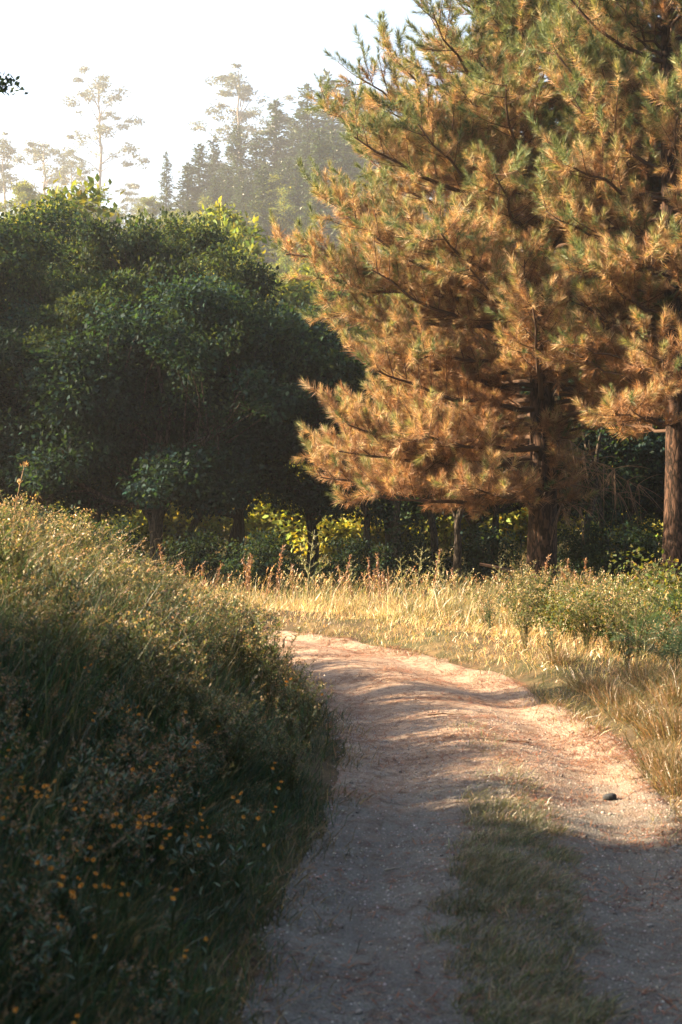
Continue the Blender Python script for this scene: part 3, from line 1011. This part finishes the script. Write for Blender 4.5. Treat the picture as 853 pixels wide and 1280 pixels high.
root, lat = scatter(90000, -3.2, .4, 3.0, 10.5, lambda x, y, l: sstep(HALF - .1, HALF + .12, l + edge_wob(x, y)))
n = len(root)
hgt = (.07 + .2 * sstep(1.05, 1.8, lat)) * (.5 + .9 * vnoise(root[:, 0] * 2.3, root[:, 1] * 2.3, 25))
grass('low_bank_grass', 'short shaded grass thick along the foot of the bank', root, hgt * rng.uniform(.5, 1.4, n), rng.uniform(.0025, .005, n), GREEN + [(.10, .10, .045), (.2, .16, .085)], .7, .4)


# dry seeding grass on the bank's ridge
def seed_grass(name, label, root, L, pal, headL, bend, wind=.8):
    n = len(root)
    d0 = unit(np.array([[0, 0, 1.0]]) + rng.normal(size=(n, 3)) * .16 * np.array([1, 1, 0]))
    ln = unit(rand_unit(n) * np.array([1, 1, .05]) + WIND * wind)
    bd = bend * rng.uniform(.4, 1.4, n)
    v, f, tip = blades(root, d0, L, .0035, bd, ln)
    c = vary(pal, n, .25)
    mb = MB().add(v, f, np.repeat(c, 5, 0))
    k = 9
    td = unit(d0 * .5 + ln * (bd * 1.1)[:, None] + np.array([0, 0, .1]))
    P = np.repeat(tip, k, 0) - np.repeat(td, k, 0) * (rng.random((n * k, 1)) * headL)
    ax = unit(np.repeat(td, k, 0) + rand_unit(n * k) * .45)
    v, f = leaves(P, ax, rand_unit(n * k), rng.uniform(.018, .04, n * k), .008)
    mb.add(v, f, np.repeat(np.clip(np.repeat(c, k, 0) * rng.uniform(.7, 1.3, (n * k, 1)), .01, .8), 4, 0))
    return tag(link(name, mb.mesh(name, M_grass)), label, None, None, 'stuff')


RIDGE = [(.36, .28, .17), (.30, .23, .13), (.42, .33, .21), (.2, .17, .09)]
root, lat = scatter(6500, -7.5, .2, 7.5, 20, lambda x, y, l: sstep(2.0, 3.2, l) * sstep(8, 12.5, y) * (.15 + .85 * sstep(.4, .65, vnoise(x * .9, y * .9, 41))) * .75)
seed_grass('seeding_grass', 'tall pale seeding grass leaning over the ridge of the bank', root, rng.uniform(.5, .92, len(root)), RIDGE, .16, .95)
print('ridge', len(root))
root, lat = scatter(5000, -4, 1.0, 3.5, 14, lambda x, y, l: sstep(1.2, 1.9, l) * .25)
seed_grass('sparse_seeding_grass', 'thin scattered seed stalks in the shaded bank grass', root, rng.uniform(.35, .7, len(root)), [(.20, .16, .085), (.14, .12, .06)], .1, .6)

# right verge and the sunlit grass behind the bend
def d_verge(x, y, lat):
    return sstep(HALF - .05, HALF + .3, -lat + 2 * edge_wob(x, y)) * (.35 + .65 * vnoise(x * 1.8, y * 1.8, 23))


root, lat = scatter(340000, -7.0, 9.0, 4.5, 31, lambda x, y, l: d_verge(x, y, l) * np.clip((y - 6) / 12, .25, 1))
n = len(root)
near = 1 - sstep(14, 18.5, root[:, 1])
far_edge = sstep(1.2, 5, -lat)
hgt = (.11 + .22 * far_edge) * (.35 + 1.2 * (.6 * vnoise(root[:, 0] * 1.1, root[:, 1] * 1.1, 24) + .4 * vnoise(root[:, 0] * 3.1, root[:, 1] * 3.1, 34)))
sel = rng.random(n) < .12 + .3 * near + .25 * sstep(3.0, 6, -lat) + .5 * sstep(.55, .75, vnoise(root[:, 0] * .8, root[:, 1] * .8, 35))
grass('verge_grass', 'golden dry grass glowing along the outside of the bend', root[~sel], hgt[~sel] * rng.uniform(.5, 1.4, (~sel).sum()), rng.uniform(.003, .007, (~sel).sum()), STRAW, .75, .45, .35, .25)
grass('green_verge_grass', 'olive green grass mixed through the dry verge', root[sel], hgt[sel] * rng.uniform(.6, 1.5, sel.sum()), rng.uniform(.004, .009, sel.sum()), [(.11, .12, .045), (.15, .14, .055), (.08, .10, .04), (.22, .18, .08)], .7, .42, .3, .25)
print('verge', n)
root, lat = scatter(9000, -7, 9.5, 17.5, 31, lambda x, y, l: sstep(1.3, 2.2, -l) * (.2 + .8 * sstep(.4, .7, vnoise(x * .7, y * .7, 42))) * .5)
seed_grass('verge_seed_grass', 'straw seed stalks standing above the dry verge', root, rng.uniform(.45, .8, len(root)), STRAW, .12, .45, .4)

# track: grass on the middle ridge, sparse tufts along its edges
def d_strip(x, y, lat):
    w = .36 * (1 - .5 * sstep(7.5, 11.8, y)) + .2 * (vnoise(x * 4, y * 4, 26) - .5) - .12 * rng.random(len(x)) ** 2
    return (np.abs(lat + .02) < w) * np.maximum(.5 + .5 * sstep(.3, .6, vnoise(x * 2.6, y * 2.6, 27)), 1 - sstep(6.3, 8, y)) * (1 - .92 * sstep(7.6, 11.8, y))


root, lat = scatter(230000, -.3, 1.9, 3.5, 13, d_strip)
n = len(root)
grass('middle_strip_grass', 'short grass growing along the middle ridge of the track', root, rng.uniform(.025, .12, n) * (.5 + .9 * vnoise(root[:, 0] * 5, root[:, 1] * 5, 28) + .25 * (1 - sstep(6.3, 8, root[:, 1]))), rng.uniform(.0025, .0045, n), [(.10, .14, .06), (.12, .15, .07), (.25, .21, .13), (.14, .145, .08), (.31, .26, .18)], .8, .6)
print('strip', n)
root, lat = scatter(150000, -4, 4.5, 4, 21, lambda x, y, l: np.exp(-((np.abs(l) - HALF) / .17) ** 2) * sstep(.35, .65, vnoise(x * 2.6, y * 2.6, 29)))
n = len(root)
grass('track_edge_grass', 'low grass creeping over the edges of the track', root, rng.uniform(.04, .19, n), rng.uniform(.003, .005, n), [(.06, .08, .035), (.22, .16, .08), (.12, .11, .05), (.3, .22, .11)], .7, .5)
# meadow further off
root, lat = scatter(70000, -16, 16, 29, 58, lambda x, y, l: (y > 29 - x * 0) * (.4 + .6 * vnoise(x * .7, y * .7, 30)))
n = len(root)
grass('meadow_grass', 'rough grass under and beyond the trees', root, rng.uniform(.25, .6, n), rng.uniform(.012, .022, n), [(.10, .13, .04), (.16, .16, .06), (.07, .09, .035), (.3, .23, .11)], .5, .3)
root, lat = scatter(25000, -14, -3, 19, 36, lambda x, y, l: (np.abs(l) > 1.2) * .9)
n = len(root)
grass('glade_grass', 'mixed dry grass on the open ground inside the bend', root, rng.uniform(.25, .55, n), rng.uniform(.006, .012, n), [(.2, .18, .07), (.3, .23, .1), (.1, .11, .045), (.4, .3, .14)], .5, .3)
print('grass', time.time() - T0)


# ------------------------------------------------------------------ plants
def weed_parts(seed, h, stems, lv, L, W, pal, stemcol, side=0.0, tipcol=None):
    """bushy upright weed: stems, and narrow leaves set all along them"""
    g = np.random.default_rng(seed)
    sm, lm, tm = MB(), MB(), MB()
    for s in range(stems):
        a = g.random() * 6.283
        sp = g.uniform(.05, .42) * h
        e = np.array([math.cos(a) * sp, math.sin(a) * sp, h * g.uniform(.65, 1.05)])
        P = bez((0, 0, -.03), (e[0] * .25, e[1] * .25, e[2] * .55), e, 7)
        sm.add(*tube(P, np.linspace(.0055, .0018, 7), 4), stemcol)
        lines_ = [P]
        for b in range(int(side * g.uniform(.6, 1.4))):
            q = P[g.integers(2, 6)]
            aa = g.random() * 6.283
            ee = q + np.array([math.cos(aa), math.sin(aa), 1.1]) * h * g.uniform(.1, .24)
            P2_ = bez(q, (q + ee) / 2 + np.array([0, 0, -.01]), ee, 4)
            sm.add(*tube(P2_, np.linspace(.003, .0012, 4), 3), stemcol); lines_.append(P2_)
        for Q in lines_:
            m = max(5, int(lv * np.linalg.norm(Q[-1] - Q[0]) / h))
            t = g.random(m) * (len(Q) - 1.001); i = t.astype(int); fr = (t - i)[:, None]
            pos = Q[i] * (1 - fr) + Q[i + 1] * fr
            an = g.random(m) * 6.283
            ax = unit(np.stack([np.cos(an), np.sin(an), g.uniform(.1, 1.1, m)], 1))
            v, f = leaves(pos, ax, np.array([[0, 0, 1.0]]) + rand_unit(m, g) * .3, L * g.uniform(.5, 1.2, m), W, .2)
            lm.add(v, f, vary(pal, m, .25, g, 4))
            if tipcol is not None:
                k = 10
                v, f = leaves(Q[-1] + g.normal(size=(k, 3)) * .018, rand_unit(k, g), rand_unit(k, g), g.uniform(.012, .024, k), .012)
                tm.add(v, f, vary(tipcol, k, .25, g, 4))
    out = [('stem', sm.mesh('stem', M_stem)), ('leaves', lm.mesh('leaves', M_grass))]
    if tipcol is not None:
        out.append(('seed_head', tm.mesh('seed_head', M_grass)))
    return out


def put_plant(parts, name, loc, rz, sc, label, cat, group):
    o = tag(empty(name, loc, rz, sc), label, cat, group)
    for nm, me in parts:
        q = link(nm, me, o)
        if nm in ('leaves', 'seed_head', 'blades'):
            q['kind'] = 'stuff'
    return o


OLIVE = [(.085, .125, .04), (.115, .145, .05), (.065, .10, .036), (.14, .145, .055)]
WD = [weed_parts(700 + k, .74, 8, 40, .06, .013, OLIVE, (.12, .10, .05), 4, [(.36, .28, .13), (.3, .2, .1), (.15, .17, .06)]) for k in range(4)]
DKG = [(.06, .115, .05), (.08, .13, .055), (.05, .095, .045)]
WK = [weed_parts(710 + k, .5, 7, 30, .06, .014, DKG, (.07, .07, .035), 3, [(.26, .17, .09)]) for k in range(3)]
spots = [(x, y) for x, y in np.stack([rng.uniform(-4.2, .4, 900), rng.uniform(4.5, 18.5, 900)], 1)]
sp_lat = lateral([s[0] for s in spots], [s[1] for s in spots])
nl = nd = 0
for (x, y), la in zip(spots, sp_lat):
    if la < 1.22 or x < -.225 * y - .4:
        continue
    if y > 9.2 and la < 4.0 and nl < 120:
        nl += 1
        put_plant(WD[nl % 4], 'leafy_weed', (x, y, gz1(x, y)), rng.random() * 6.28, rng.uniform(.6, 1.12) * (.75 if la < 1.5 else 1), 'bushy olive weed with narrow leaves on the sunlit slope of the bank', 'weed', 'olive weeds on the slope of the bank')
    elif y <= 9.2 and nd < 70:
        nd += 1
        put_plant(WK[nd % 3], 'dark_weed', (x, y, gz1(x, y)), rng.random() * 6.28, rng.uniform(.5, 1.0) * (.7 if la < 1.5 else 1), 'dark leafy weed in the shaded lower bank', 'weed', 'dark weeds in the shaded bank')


# yellow wildflowers
def flower_parts(seed, h, heads):
    g = np.random.default_rng(seed)
    out = []
    P = bez((0, 0, -.02), (g.normal() * .04, g.normal() * .04, h * .6), (g.normal() * .08, g.normal() * .08, h), 6)
    sm = MB().add(*tube(P, np.linspace(.004, .002, 6), 4), (.07, .09, .04))
    m = 12
    t = g.integers(0, 5, m)
    v, f = leaves(P[t], unit(np.stack([g.normal(size=m), g.normal(size=m), g.uniform(.2, 1, m)], 1)), np.array([[0, 0, 1.0]]) + rand_unit(m, g) * .2, .06, .014)
    lm = MB().add(v, f, vary(DKG, m, .2, g, 4))
    for k in range(heads):
        tip = P[-1] + (np.array([g.normal() * .03, g.normal() * .03, g.uniform(-.05, .0)]) if k else 0)
        if k:
            sm.add(*tube(bez(P[3], (P[3] + tip) / 2, tip, 3), np.array([.0022, .002, .0015]), 3), (.07, .09, .04))
        pm = MB()
        q = 9
        a = np.arange(q) / q * 6.283 + g.random()
        nrm = unit(np.array([g.normal() * .5, -.5 + g.normal() * .4, .9]))
        u1, u2 = frames(nrm[None]); u1 = u1[0]; u2 = u2[0]
        ax = unit(np.cos(a)[:, None] * u1 + np.sin(a)[:, None] * u2 + nrm * .45)
        v, f = leaves(np.repeat(tip[None], q, 0), ax, np.repeat(nrm[None], q, 0), g.uniform(.010, .014, q), .008, .2)
        pm.add(v, f, vary([(.82, .40, .07), (.84, .47, .10), (.78, .33, .05)], q, .14, g, 4))
        v, f = leaves(tip + rand_unit(8, g) * .003, unit(nrm + rand_unit(8, g) * .6), rand_unit(8, g), .007, .006)
        pm.add(v, f, (.55, .2, .02))
        out.append(('blossom', pm.mesh('blossom', M_petal)))
    return [('stem', sm.mesh('stem', M_stem)), ('leaves', lm.mesh('leaves', M_grass))] + out


FL = [flower_parts(730 + k, .42, [1, 2, 3, 4, 2][k]) for k in range(5)]
fl_px = [(268, 1036), (282, 1048), (300, 1012), (262, 1008), (325, 995), (318, 1038), (255, 1065), (308, 1102), (168, 1098), (198, 1122), (128, 1147), (102, 1148), (60, 1103),
         (130, 1075), (222, 1160), (238, 1158), (300, 1142), (332, 1174), (280, 1208), (70, 1243), (28, 1238), (115, 1078), (150, 988), (70, 988), (185, 968), (215, 960), (240, 975), (180, 1050),
         (135, 1100), (62, 1098), (5, 1018), (20, 1148), (98, 1125), (210, 1040), (228, 1010), (290, 1025), (252, 1030), (245, 948), (160, 930), (330, 990), (405, 974), (430, 998), (90, 1010), (40, 970)]
fl_px += [(float(rng.uniform(0, 420)), float(rng.uniform(830, 1080))) for _ in range(36)]
nf = 0
for k, (px, py) in enumerate(fl_px):
    # march along the photo direction until it meets the flower height above the bank
    dd = np.linspace(4.2, 18, 240)
    X = (px - CX) / F_PX * dd; Z = CAM_H - (py - HZ) / F_PX * dd
    G = ground_z(X, dd)
    hit = np.where(Z - G < .42)[0]
    if len(hit) == 0:
        continue
    i = hit[0]
    if lateral([X[i]], [dd[i]])[0] < 1.12:
        continue
    nf += 1
    put_plant(FL[k % 5], 'wildflower', (X[i], dd[i], G[i]), rng.uniform(-.6, .6), rng.uniform(.8, 1.2), 'orange-yellow wildflower blooming in the shaded grass of the bank', 'flower', 'orange-yellow wildflowers on the bank')
print('flowers', nf)


# rust-coloured dock stalks along the back of the sunlit grass
def dock_parts(seed, h):
    g = np.random.default_rng(seed)
    P = bez((0, 0, -.03), (g.normal() * .05, 0, h * .5), (g.normal() * .1, g.normal() * .05, h), 7)
    sm = MB().add(*tube(P, np.linspace(.006, .003, 7), 4), (.16, .085, .05))
    hm = MB()
    m = 80
    t = 3 + g.random(m) * 2.99; i = t.astype(int); fr = (t - i)[:, None]
    pos = P[i] * (1 - fr) + P[i + 1] * fr + g.normal(size=(m, 3)) * .014
    v, f = leaves(pos, unit(rand_unit(m, g) + np.array([0, 0, 1.2])), rand_unit(m, g), g.uniform(.03, .05, m), .018)
    hm.add(v, f, vary([(.22, .125, .065), (.28, .17, .085), (.17, .09, .05)], m, .25, g, 4))
    return [('stem', sm.mesh('stem', M_stem)), ('seed_head', hm.mesh('seed_head', M_grass))]


DK = [dock_parts(740 + k, [.85, 1.0, .75][k]) for k in range(3)]
for k in range(40):
    px = float(np.array([315, 455, 470, 560, 705, 740, 235, 300])[k % 8] + rng.normal() * 26)
    d = rng.uniform(22.5, 30)
    x = (px - CX) / F_PX * d
    if abs(lateral([x], [d])[0]) < 1.4:
        continue
    put_plant(DK[k % 3], 'dock_plant', (x, d, gz1(x, d)), rng.random() * 6.28, rng.uniform(.7, 1.15), 'rust-brown dock seed stalk standing above the golden grass', 'plant', 'rust-brown dock stalks behind the bend')


# tall feathery weeds
def spire_parts(seed, h, pal):
    g = np.random.default_rng(seed)
    P = bez((0, 0, -.03), (.02, 0, h * .5), (.10 * h, 0, h), 12)
    sm = MB().add(*tube(P, np.linspace(.012, .004, 12), 5), (.15, .15, .07))
    out = [('stem', sm.mesh('stem', M_stem))]
    for k in range(18):
        t = .22 + .76 * k / 18
        q = t * 11; i = int(q); s = P[i] * (1 - (q - i)) + P[min(i + 1, 11)] * (q - i)
        a = k * 2.4 + g.normal() * .2
        L = h * (.34 * (1 - t) ** .8 + .05) * g.uniform(.8, 1.15)
        e = s + np.array([math.cos(a) * L, math.sin(a) * L * .8, L * .75])
        Q = bez(s, (s + e) / 2 + np.array([0, 0, -.04 * L]), e, 5)
        mb = MB().add(*tube(Q, np.linspace(.006, .002, 5), 3), (.17, .17, .08))
        m = max(10, int(L * 70))
        tt = g.random(m) * 3.99; ii_ = tt.astype(int); fr = (tt - ii_)[:, None]
        v, f = leaves(Q[ii_] * (1 - fr) + Q[ii_ + 1] * fr, unit(rand_unit(m, g) + unit(e - s) * .8 + np.array([0, 0, .4])), rand_unit(m, g), g.uniform(.035, .06, m), .016)
        mb.add(v, f, vary(pal, m, .2, g, 4))
        out.append(('side_shoot', mb.mesh('side_shoot', M_grass)))
    return out


SPAL = [(.20, .22, .08), (.26, .25, .10), (.16, .18, .07)]
SPI = [spire_parts(750, 1.35, SPAL), spire_parts(751, 1.1, SPAL)]


def at_ground(px, d):
    x = (px - CX) / F_PX * d
    return (x, d, gz1(x, d))


put_plant(SPI[0], 'tall_weed', at_ground(383, 25.5), .2, 1.03, 'tall pale feathery weed spire rising alone above the golden grass', 'weed', None)
for k, (px, d, s) in enumerate([(520, 26, .85), (545, 26.5, .95), (505, 27, .75), (575, 26, .7), (440, 26.5, .65), (410, 26, .62), (620, 27, .7), (660, 26.5, .6), (236, 20, .55), (250, 21, .5), (700, 25, .55), (760, 24, .6), (815, 24, .65), (845, 23, .65), (590, 24.5, .5)]):
    put_plant(SPI[k % 2], 'tall_weed', at_ground(px, d), k * 1.1, s, 'shorter feathery green weed among the golden grass of the verge', 'weed', 'feathery weeds in the verge')

# bramble bushes and bracken on the right verge
VB = broadleaf(141, .85, .85, .7, .05, 24, 75, .045, [(.05, .075, .032), (.07, .095, .04), (.10, .10, .045), (.06, .085, .04)], clump_r=(.12, .34), nlimb=9, r0=.012)
for k, (px, d, s, lab) in enumerate([(712, 18.5, .8, 'low twiggy bramble bush spilling from the golden grass toward the track'), (760, 17.6, .75, 'olive bramble bush beside the bracken on the verge'), (838, 20.5, 1.25, 'leafy bramble bush at the foot of the dark-trunked pine'),
                                     (668, 21.0, .8, 'small sunlit bramble bush deep in the golden grass')]):
    tree_from(VB, 'bramble_bush', at_ground(px, d), k * 1.3, s, lab, 'bush', None)
for k, (px, d, s_) in enumerate([(795, 19.0, .75), (850, 18.0, .85), (735, 21.5, .7), (800, 22.5, .8), (858, 22.5, .9)]):
    tree_from(VB, 'bramble_bush', at_ground(px, d), k * 1.9 + .7, s_, 'leafy olive bramble bush scattered up the verge below the pines', 'bush', 'bramble bushes on the verge')
for k in range(46):
    d = rng.uniform(15.5, 24)
    px = rng.uniform(600, 870)
    x, y, z = at_ground(px, d)
    if lateral([x], [y])[0] > -1.7:
        continue
    put_plant((WD + WK)[k % 7], 'verge_weed', (x, y, z), rng.random() * 6.28, rng.uniform(.6, 1.1), 'upright leafy weed growing through the dry grass of the verge', 'weed', 'leafy weeds in the verge')
# tall leafy plant on the bank's ridge and a thicket behind it
VB2 = broadleaf(142, 1.5, .9, .8, .1, 30, 150, .07, DARK, clump_r=(.2, .35), nlimb=5, r0=.02)
tree_from(VB2, 'bush', at_ground(75, 22.5), .4, 1.0, 'dark leafy bush behind the seeding grass on the ridge', 'bush', None)
for k, (px, d, s) in enumerate([(330, 33, .9), (440, 33.5, .8), (150, 33, 1.0), (250, 34, .9), (600, 35, .9), (735, 34, .95), (800, 33.5, 1.0), (30, 32, 1.0), (520, 35, .8)]):
    tree_from(VB2, 'bush', at_ground(px, d), k * 2.1, s, 'low dark bush at the foot of the shady tree row', 'bush', 'low dark bushes under the tree row')


def frond(seed, L):
    g = np.random.default_rng(seed)
    P = bez((0, 0, 0), (L * .35, 0, L * .62), (L, 0, L * .42), 10)
    mb = MB().add(*tube(P, np.linspace(.006, .0015, 10), 4), (.10, .12, .05))
    for k in range(15):
        t = .22 + .77 * k / 15
        q = t * 9; i = int(q); s = P[i] * (1 - (q - i)) + P[min(i + 1, 9)] * (q - i)
        tg_ = unit(P[min(i + 1, 9)] - P[i])
        W = L * .30 * (1 - t) ** .75 + .02
        for sg in (-1, 1):
            ax = unit(np.array([0, sg, 0]) + tg_ * .45)
            m = max(4, int(W / .016))
            u = (np.arange(m) + .5) / m
            base = s + ax * (u * W)[:, None] + np.array([0, 0, -.12 * W]) * (u ** 2)[:, None]
            for s2 in (-1, 1):
                a2 = unit(ax * .35 + tg_ * s2)[None].repeat(m, 0)
                v, f = leaves(base, a2, np.array([[0, 0, 1.0]]).repeat(m, 0), .021 * (1.05 - u) + .007, .010, .05)
                mb.add(v, f, vary([(.06, .125, .055), (.08, .145, .06), (.05, .105, .05)], m, .15, g, 4))
    return mb.mesh('frond', M_grass)


FR = [frond(760, .75), frond(761, .62)]
for k, (px, d, s, lab) in enumerate([(806, 16.6, 1.0, 'blue-green bracken fern arching over the verge beside the bramble'), (846, 15.6, .95, 'blue-green bracken fern lowest on the verge near the brown grass'), (842, 18.0, 1.05, 'blue-green bracken fern higher on the verge below the pine')]):
    o = tag(empty('bracken_fern', at_ground(px, d), k * .9, s), lab, 'fern')
    for j in range(8):
        q = link('frond', FR[j % 2], o)
        q.rotation_euler = (0, R(float(rng.uniform(-28, 8))), j * .785 + float(rng.normal()) * .2)
        q.location = (0, 0, .02)

# brown grass clumps on the near right verge
def clump_parts(seed, n, h, pal):
    g = np.random.default_rng(seed)
    root_ = np.stack([g.normal(size=n) * .11, g.normal(size=n) * .11, np.full(n, -.01)], 1)
    d0 = unit(np.array([[0, 0, 1.0]]) + root_ * 3 + g.normal(size=(n, 3)) * .2)
    v, f, _ = blades(root_, d0, h * g.uniform(.5, 1.2, n), .004, g.uniform(.2, 1.1, n), unit(rand_unit(n, g) * np.array([1, 1, .1])))
    return [('blades', MB().add(v, f, vary(pal, n, .25, g, 5)).mesh('blades', M_grass))]


BRN = [(.20, .12, .06), (.15, .095, .045), (.25, .165, .08), (.08, .085, .035), (.07, .08, .035)]
CL = [clump_parts(770 + k, 420, .42, BRN) for k in range(3)]
for k, (px, d, s) in enumerate([(838, 10.9, 1.0), (858, 10.2, 1.0), (826, 12.1, .95), (790, 12.9, .9), (770, 13.8, .95), (735, 14.8, .85), (845, 13.2, 1.1), (700, 16.2, .8), (812, 14.4, 1.1), (856, 11.8, 1.1)]):
    put_plant(CL[k % 3], 'grass_clump', at_ground(px, d), k * 1.7, s * .8, 'thick brown grass clump overhanging the outer edge of the track', 'grass clump', 'brown grass clumps on the verge')
# one dead stalk taller than the ridge grass
x, y, z = at_ground(8, 14.0)
P = bez((0, 0, -.03), (.02, 0, .6), (.16, 0, 1.12), 8)
o = tag(empty('dry_stalk', (x, y, z)), 'single tall dry grass stalk standing above the ridge of the bank', 'stalk')
link('stem', MB().add(*tube(P, np.linspace(.004, .002, 8), 4), (.34, .22, .12)).mesh('stem', M_stem), o)
m = 40
v, f = leaves(P[5:][rng.integers(0, 3, m)] + rng.normal(size=(m, 3)) * .012, unit(rand_unit(m) + np.array([0, 0, 1.5])), rand_unit(m), .035, .009)
link('seed_head', MB().add(v, f, vary([(.38, .25, .13)], m, .2, None, 4)).mesh('seed_head', M_grass), o)


# ------------------------------------------------------------------ stones, gravel, litter
def stone_mesh(seed, flat=.6):
    g = np.random.default_rng(seed)
    import bmesh
    bm = bmesh.new()
    bmesh.ops.create_icosphere(bm, subdivisions=2, radius=1.0)
    bm.verts.ensure_lookup_table()
    pl = rand_unit(9, g); dd = g.uniform(.62, .95, 9)
    V = np.array([v.co for v in bm.verts])
    for pn, pd in zip(pl, dd):
        q = V @ pn
        V -= np.maximum(q - pd, 0)[:, None] * pn[None] * .9
    V += g.normal(size=V.shape) * .02
    V *= np.array([1, g.uniform(.65, .95), flat])
    F = np.array([[v.index for v in f_.verts] for f_ in bm.faces])
    bm.free()
    return V, F


rk = stone_mesh(801, .55)
x, y, z = at_ground(765, 10.25)
o = tag(link('rock', MB().add(rk[0] * .055, rk[1], (.035, .04, .045)).mesh('rock', M_stone)), 'dark grey rock lying near the outer edge of the track', 'rock')
o.location = (x, y, z + .022)
x, y, z = at_ground(800, 10.8)
o = tag(link('rock', MB().add(stone_mesh(802, .4)[0] * .06, rk[1], (.22, .16, .12)).mesh('rock', M_stone)), 'flat tan stone beyond the dark rock on the track edge', 'rock')
o.location = (x, y, z + .012)
SV = [stone_mesh(810 + k) for k in range(5)]
SM = [MB().add(s[0], s[1], c).mesh('pebble', M_stone) for s, c in zip(SV, [(.3, .28, .25), (.22, .19, .165), (.38, .35, .32), (.16, .14, .125), (.26, .22, .185)])]
for k in range(70):
    s_ = rng.uniform(5.3, 13)
    u = rng.choice([-1, 1]) * rng.uniform(.32, 1.02)
    i = np.abs(PATH[:, 1] - s_).argmin()
    x = PATH[i, 0] - TAN[i, 1] * u; y = s_
    sz = rng.uniform(.007, .02)
    o = tag(link('pebble', SM[k % 5]), 'small pebble lying loose on the dirt track', 'pebble', 'pale pebbles on the track')
    o.location = (x, y, gz1(x, y) + .006 + sz * .25); o.scale = (sz, sz, sz); o.rotation_euler = (0, 0, rng.random() * 6.28)

# gravel grit
def on_track(n, y0, y1, dens):
    y = rng.uniform(y0, y1, n); x = rng.uniform(-6, 3.2, n)
    lat = lateral(x, y)
    k = (np.abs(lat) < HALF + .05) & (rng.random(n) < dens(x, y, lat))
    x, y, lat = x[k], y[k], lat[k]
    return np.stack([x, y, ground_z(x, y, lat) + .006], 1), lat


tet = np.array([[1, 0, -.3], [-.5, .85, -.3], [-.5, -.85, -.3], [.1, .05, .75], [.4, -.3, .55]])
tf = np.array([[0, 1, 3], [1, 2, 3], [2, 4, 3], [2, 0, 4], [0, 3, 4]])
pos, lat = on_track(230000, 4.5, 14, lambda x, y, l: .8 * (.25 + .75 * vnoise(x * 1.7, y * 1.7, 51)))
n = len(pos)
sz = .003 + .0095 * rng.random(n) ** 3
an = rng.random(n) * 6.283
c_, s_ = np.cos(an)[:, None], np.sin(an)[:, None]
V = tet[None] * sz[:, None, None]
V = np.stack([V[..., 0] * c_ - V[..., 1] * s_, V[..., 0] * s_ + V[..., 1] * c_, V[..., 2] * .8], 2) + pos[:, None]
F = (tf[None] + (np.arange(n) * 5)[:, None, None]).reshape(-1, 3)
tag(link('gravel', MB().add(V.reshape(-1, 3), F, vary([(.24, .22, .19), (.31, .28, .25), (.12, .105, .09), (.28, .255, .23), (.09, .08, .075)], n, .2, None, 5)).mesh('gravel', M_stone)), 'fine grit strewn over the ruts of the track', None, None, 'stuff')
print('gravel', n)

# fallen pine needles
pos, lat = on_track(420000, 4.5, 22, lambda x, y, l: (.34 + .4 * sstep(8.5, 12, y)) * (.15 + .85 * sstep(.40, .72, .6 * vnoise(x * 1.5 + 7, y * 2.6, 52) + .4 * vnoise(x * 5, y * 6, 53))) * (.5 + .5 * np.exp(-(l / .3) ** 2) + .8 * sstep(.5, 1.0, -l)))
n = len(pos)
an = rng.random(n) * 6.283
L = rng.uniform(.05, .12, n)
ax = np.stack([np.cos(an), np.sin(an), rng.normal(size=n) * .12], 1)
sd = np.stack([-np.sin(an), np.cos(an), np.zeros(n)], 1) * .0035
pos[:, 2] += .004
V = np.stack([pos - sd, pos + sd, pos + ax * L[:, None] + np.array([0, 0, .006])], 1).reshape(-1, 3)
tag(link('needle_litter', MB().add(V, np.arange(n * 3), vary([(.20, .085, .045), (.15, .06, .035), (.26, .13, .07), (.10, .05, .035)], n, .2, None, 3)).mesh('needle_litter', M_litter)), 'reddish fallen pine needles drifted across the track', None, None, 'stuff')
print('litter', n)
for k, (px, d, L, a, lab) in enumerate([(492, 8.35, .10, .5, 'short pale stick lying in the inner rut'), (560, 13.5, .34, .15, 'thin brown twig lying across the track below the bend'), (640, 12.2, .28, 2.8, 'crooked fallen twig lying near the middle of the track')]):
    x, y, z = at_ground(px, d)
    o = tag(link('twig', MB().add(*tube(wiggle(bez((-L / 2, 0, 0), (0, .02, .006), (L / 2, 0, 0), 6), .004, rng), np.linspace(.006, .003, 6), 5), (.42, .36, .28) if k == 0 else (.12, .07, .045)).mesh('twig', M_twig, True)), lab, 'twig')
    o.location = (x, y, z + .012); o.rotation_euler = (0, 0, a)

# ------------------------------------------------------------------ haze
HZ_D = 0.0006
m, nt, out = new_mat('haze')
pv = nt.nodes.new('ShaderNodeVolumePrincipled')
pv.inputs['Color'].default_value = (.92, .95, .93, 1)
pv.inputs['Density'].default_value = HZ_D
pv.inputs['Anisotropy'].default_value = .55
nt.links.new(pv.outputs[0], out.inputs['Volume'])
x0, x1, y0, y1, z0, z1 = -1000, 1000, -200, 1600, -3, 122
V = [(x0, y0, z0), (x1, y0, z0), (x1, y1, z0), (x0, y1, z0), (x0, y0, z1), (x1, y0, z1), (x1, y1, z1), (x0, y1, z1)]
F = [(0, 2, 1), (0, 3, 2), (4, 5, 6), (4, 6, 7), (0, 1, 5), (0, 5, 4), (1, 2, 6), (1, 6, 5), (2, 3, 7), (2, 7, 6), (3, 0, 4), (3, 4, 7)]
tag(link('haze', MB().add(V, F, (1, 1, 1)).mesh('haze', m)), 'thin bright morning haze', None, None, 'stuff')
print('done', time.time() - T0)
